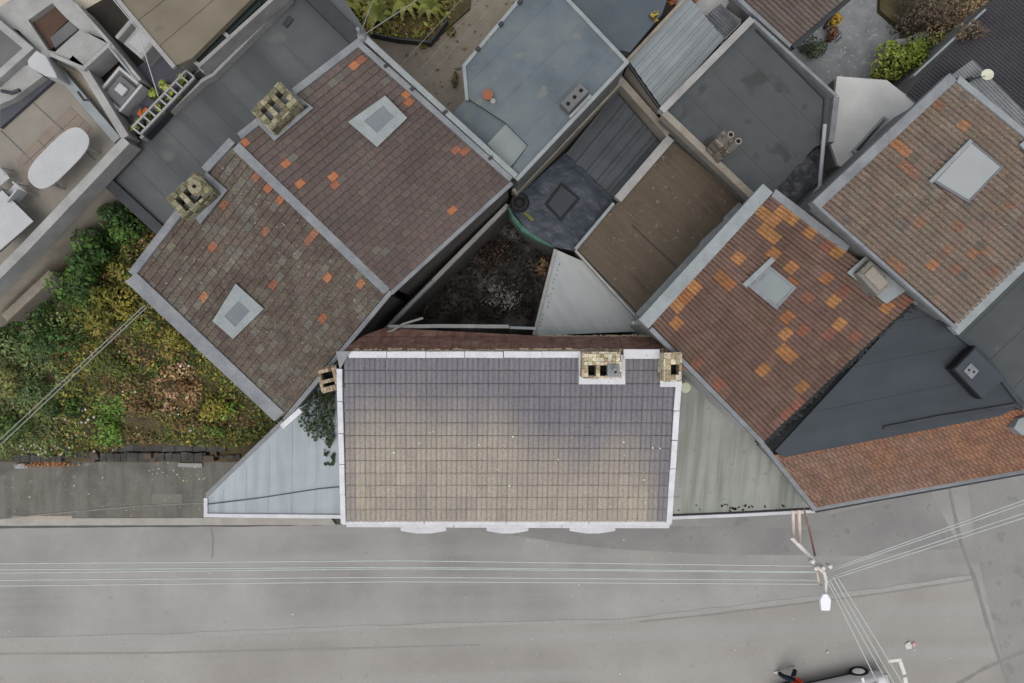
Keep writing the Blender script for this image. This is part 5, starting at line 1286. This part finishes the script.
# =================================================================== CAR
def car():
    o = P(858, 669, .3); ux = Vector((.977, .213, 0)); uy = Vector((-.213, .977, 0))
    Wd, Ln = 1.7, 4.05
    def pt(x, y, z): return Vector((o.x, o.y, 0))+ux*x+uy*(y-.06)+Vector((0, 0, z))     # x: 0 at the near axle, y: 0 at the visible side
    t = thing('parked_car', 'silver hatchback parked at the bottom edge of the road', 'car', pt(-1.25, -.85, 0))
    st = [(.84, .42, .62, .60), (.78, .26, .74, .72), (.55, .2, .86, .8), (.2, .2, .93, .84), (-.3, .2, .98, .85), (-1.2, .2, .99, .85), (-2.2, .2, .99, .85), (-2.7, .2, .98, .83), (-3.05, .24, .9, .76), (-3.18, .4, .7, .64)]
    ring = 14; vs = []; fs = []
    for (x, zb, zt, hw) in st:
        prof = [(0, zb), (.8, zb), (.96, zb+.08), (1, zb+(zt-zb)*.5), (.98, zb+(zt-zb)*.8), (.9, zt), (.5, zt+.03), (0, zt+.04)]
        full = prof+[(-a, b) for a, b in prof[-2:0:-1]]
        for a, b in full: vs.append(pt(x, -.85+a*hw, b))
    n = len(full)
    for k in range(len(st)-1):
        for q in range(n): fs.append((k*n+q, k*n+(q+1) % n, (k+1)*n+(q+1) % n, (k+1)*n+q))
    fs.append(tuple(range(n-1, -1, -1))); fs.append(tuple((len(st)-1)*n+q for q in range(n)))
    mb = MB(); mb.solid(vs, fs); b = mb.build('body', M['car'], t, smooth=True); sb = b.modifiers.new('s', 'SUBSURF'); sb.levels = 2; sb.render_levels = 2
    # cabin: glass house with a roof skin on top
    bt = [(.42, .95), (-2.55, .95)]; tp = [(-.45, 1.44), (-2.2, 1.44)]
    def cab(i, z0): pass
    low = [pt(.35, -.15, .95), pt(.35, -1.55, .95), pt(-2.75, -1.5, .95), pt(-2.75, -.2, .95)]
    up = [pt(-.45, -.3, 1.42), pt(-.45, -1.4, 1.42), pt(-2.3, -1.38, 1.42), pt(-2.3, -.32, 1.42)]
    MB().prism(up, low).build('windows', M['dark_glass'], t, bevel=.05)
    rf = [p+Vector((0, 0, .03)) for p in up]
    r = MB().prism(rf, [p-Vector((0, 0, .05)) for p in shrink(up, -.03)]).build('roof', M['car'], t, bevel=.03)
    pl_ = MB()
    for a, c in zip(low, up): pl_.tube([a, c], .035, 8)
    for y0, y1 in ((-.13, -.29), (-1.57, -1.41)): pl_.tube([pt(-1.3, y0, .95), pt(-1.35, y1, 1.42)], .035, 8)
    pl_.build('pillar', M['car'], t, smooth=True)
    for x in (0, -2.45):
        for s_, y in ((1, -.0), (-1, -1.7)):
            c = pt(x, y, .31)
            w = thing_child = MB().lathe(c-uy*.2*s_, [(.2, 0), (.3, 0), (.32, .04), (.32, .16), (.3, .2), (.21, .2), (.2, .17)], 28, axis=uy*s_).build('wheel', M['tyre'], t, smooth=False)
            mb = MB(); mb.lathe(c-uy*.03*s_, [(.205, 0), (.205, .015), (.06, .03), (.03, .035)], 24, axis=uy*s_)
            mb.build('rim', M['rim'], w)
            mb = MB().lathe(c-uy*.21*s_, [(.34, 0), (.34, .15)], 24, axis=uy*s_); mb.build('wheel_arch', M['black'], t)
    for s_, y in ((1, -.22), (-1, -1.48)):
        MB().box(*pt(.72, y, .68), .16, .3, .12, math.atan2(ux.y, ux.x)).build('headlight', M['pale_glass'], t, bevel=.04)
        MB().box(*pt(-3.1, y, .72), .1, .26, .16, math.atan2(ux.y, ux.x)).build('tail_light', M['red_cloth'], t, bevel=.03)
        MB().box(*pt(-.2, y+(.3 if s_ > 0 else -.3), 1.0), .1, .18, .11, math.atan2(ux.y, ux.x)).build('mirror', M['car'], t, bevel=.03)
    for x in (-1.15, -2.0): MB().box(*pt(x, .0, .78), .18, .04, .035, math.atan2(ux.y, ux.x)).build('door_handle', M['rim'], t, bevel=.01)
    mb = MB()
    for x in (-.32, -1.25, -2.15): mb.bar([pt(x, .005, .9), pt(x-.02, .008, .35)], .012, .01)
    MB().box(*pt(-1.25, -.12, .22), 1.8, .06, .1, math.atan2(ux.y, ux.x)).build('sill', M['black'], t, bevel=.01)
car()

# =================================================================== PERSON (walking, mostly beyond the bottom edge)
def person():
    fa, fb = P(777.5, 671.5, 0), P(793.5, 667.5, 0)
    mid = (fa+fb)/2; hip = Vector((mid.x, mid.y-.06, .88))
    t = thing('person', 'person in navy trousers, orange red jacket and white shoes walking beside the silver car', 'person', Vector((mid.x, mid.y, 0)))
    def skin(name, verts, edges, radii, m, parent, root=0, lev=2):
        me = bpy.data.meshes.new(name); me.from_pydata([Vector(v)-Vector(t['base']) for v in verts], edges, []); me.materials.append(m)
        o = bpy.data.objects.new(name, me); col.objects.link(o); o.parent = parent
        s = o.modifiers.new('skin', 'SKIN'); s.use_smooth_shade = True
        for k, r_ in enumerate(radii): me.skin_vertices[0].data[k].radius = (r_, r_); me.skin_vertices[0].data[k].use_root = (k == root)
        u = o.modifiers.new('sub', 'SUBSURF'); u.levels = lev; u.render_levels = lev
        return o
    fwd = Vector((-1, -.1, 0)).normalized(); sd = Vector((-fwd.y, fwd.x, 0))       # walking to the left
    hl, hr = hip-sd*.09, hip+sd*.09
    kl = (fa+hl)/2+fwd*.09+Vector((0, 0, .02)); kr = (fb+hr)/2+fwd*.06
    al, ar = fa+Vector((0, 0, .1)), fb+Vector((0, 0, .13))
    ch = hip+Vector((0, 0, .3)); sh = hip+Vector((0, 0, .52)); nk = hip+Vector((0, 0, .6)); hdp = hip+fwd*.03+Vector((0, 0, .74)); ht = hip+fwd*.03+Vector((0, 0, .85))
    s1, s2 = sh-sd*.18, sh+sd*.18
    e1, e2 = s1+Vector((0, 0, -.28))-fwd*.08-sd*.04, s2+Vector((0, 0, -.28))+fwd*.06+sd*.04
    h1, h2 = e1+Vector((0, 0, -.22))+fwd*.08, e2+Vector((0, 0, -.2))+fwd*.16
    v = [hip, hl, kl, al, hr, kr, ar, ch, sh, nk, hdp, ht, s1, e1, h1, s2, e2, h2]
    e = [(0, 1), (1, 2), (2, 3), (0, 4), (4, 5), (5, 6), (0, 7), (7, 8), (8, 9), (9, 10), (10, 11), (8, 12), (12, 13), (13, 14), (8, 15), (15, 16), (16, 17)]
    r_ = [.13, .085, .055, .04, .085, .055, .04, .13, .12, .055, .095, .07, .06, .045, .033, .06, .045, .033]
    b = skin('body', v, e, r_, M['skin'], t)
    tv = [hip, hl-Vector((0, 0, .03)), kl, al+Vector((0, 0, .02)), hr-Vector((0, 0, .03)), kr, ar+Vector((0, 0, .02))]
    skin('trousers', tv, [(0, 1), (1, 2), (2, 3), (0, 4), (4, 5), (5, 6)], [.15, .11, .085, .075, .11, .085, .075], M['navy'], t)
    jv = [hip-Vector((0, 0, .1)), hip+Vector((0, 0, .1)), ch, sh, nk-Vector((0, 0, .03)), s1, e1, h1+Vector((0, 0, .05)), s2, e2, h2+Vector((0, 0, .04))]
    skin('jacket', jv, [(0, 1), (1, 2), (2, 3), (3, 4), (3, 5), (5, 6), (6, 7), (3, 8), (8, 9), (9, 10)], [.175, .17, .16, .14, .075, .08, .062, .052, .08, .062, .052], M['red_cloth'], t, 1)
    skin('hair', [hdp+Vector((0, 0, .05))-fwd*.03, ht-fwd*.01], [(0, 1)], [.1, .085], M['hair'], t)
    for p in (fa, fb):
        skin('shoe', [p-fwd*.07+Vector((0, 0, .05)), p+fwd*.05+Vector((0, 0, .045)), p+fwd*.15+Vector((0, 0, .035))], [(0, 1), (1, 2)], [.055, .052, .04], M['shoe'], t)
    for h, s_ in ((h1, -1), (h2, 1)):
        for k in range(4):
            q0 = h+fwd*(.028*(k-1.5))+Vector((0, 0, -.02)); q1_ = q0+Vector((0, 0, -.06))+fwd*.01; q2_ = q1_+Vector((0, 0, -.04))-sd*s_*.02
            skin('finger', [q0, q1_, q2_], [(0, 1), (1, 2)], [.012, .01, .008], M['skin'], t, 0, 1)
        skin('thumb', [h+fwd*.03, h+fwd*.06+Vector((0, 0, -.04))], [(0, 1)], [.013, .01], M['skin'], t, 0, 1)
person()

# =================================================================== CAMERA AND LIGHT
cam = bpy.data.cameras.new('camera'); cam.sensor_width = 36; cam.lens = 36*F/1024; cam.clip_end = 500
co = bpy.data.objects.new('camera', cam); col.objects.link(co); co.location = (0, 0, H); sc.camera = co
w = bpy.data.worlds.new('World'); sc.world = w; w.use_nodes = True
nt = w.node_tree; bg = nt.nodes['Background']
sk = nt.nodes.new('ShaderNodeTexSky'); sk.sky_type = 'NISHITA'; sk.sun_disc = False
sk.sun_elevation = R(72); sk.sun_rotation = R(200); sk.dust_density = 3; sk.air_density = 1.0
hs = nt.nodes.new('ShaderNodeHueSaturation'); hs.inputs['Saturation'].default_value = .22
nt.links.new(sk.outputs[0], hs.inputs['Color']); nt.links.new(hs.outputs[0], bg.inputs['Color'])
bg.inputs['Strength'].default_value = .15
sl_ = bpy.data.lights.new('sun', 'SUN'); sl_.energy = .9; sl_.angle = R(45); sl_.color = (1, .96, .9)
so_ = bpy.data.objects.new('sun', sl_); col.objects.link(so_); so_.rotation_euler = (R(18), 0, R(-20))
vs = sc.view_settings; vs.view_transform = 'Standard'; vs.look = 'None'; vs.gamma = 1; vs.exposure = .55
sc.cycles.max_bounces = 6
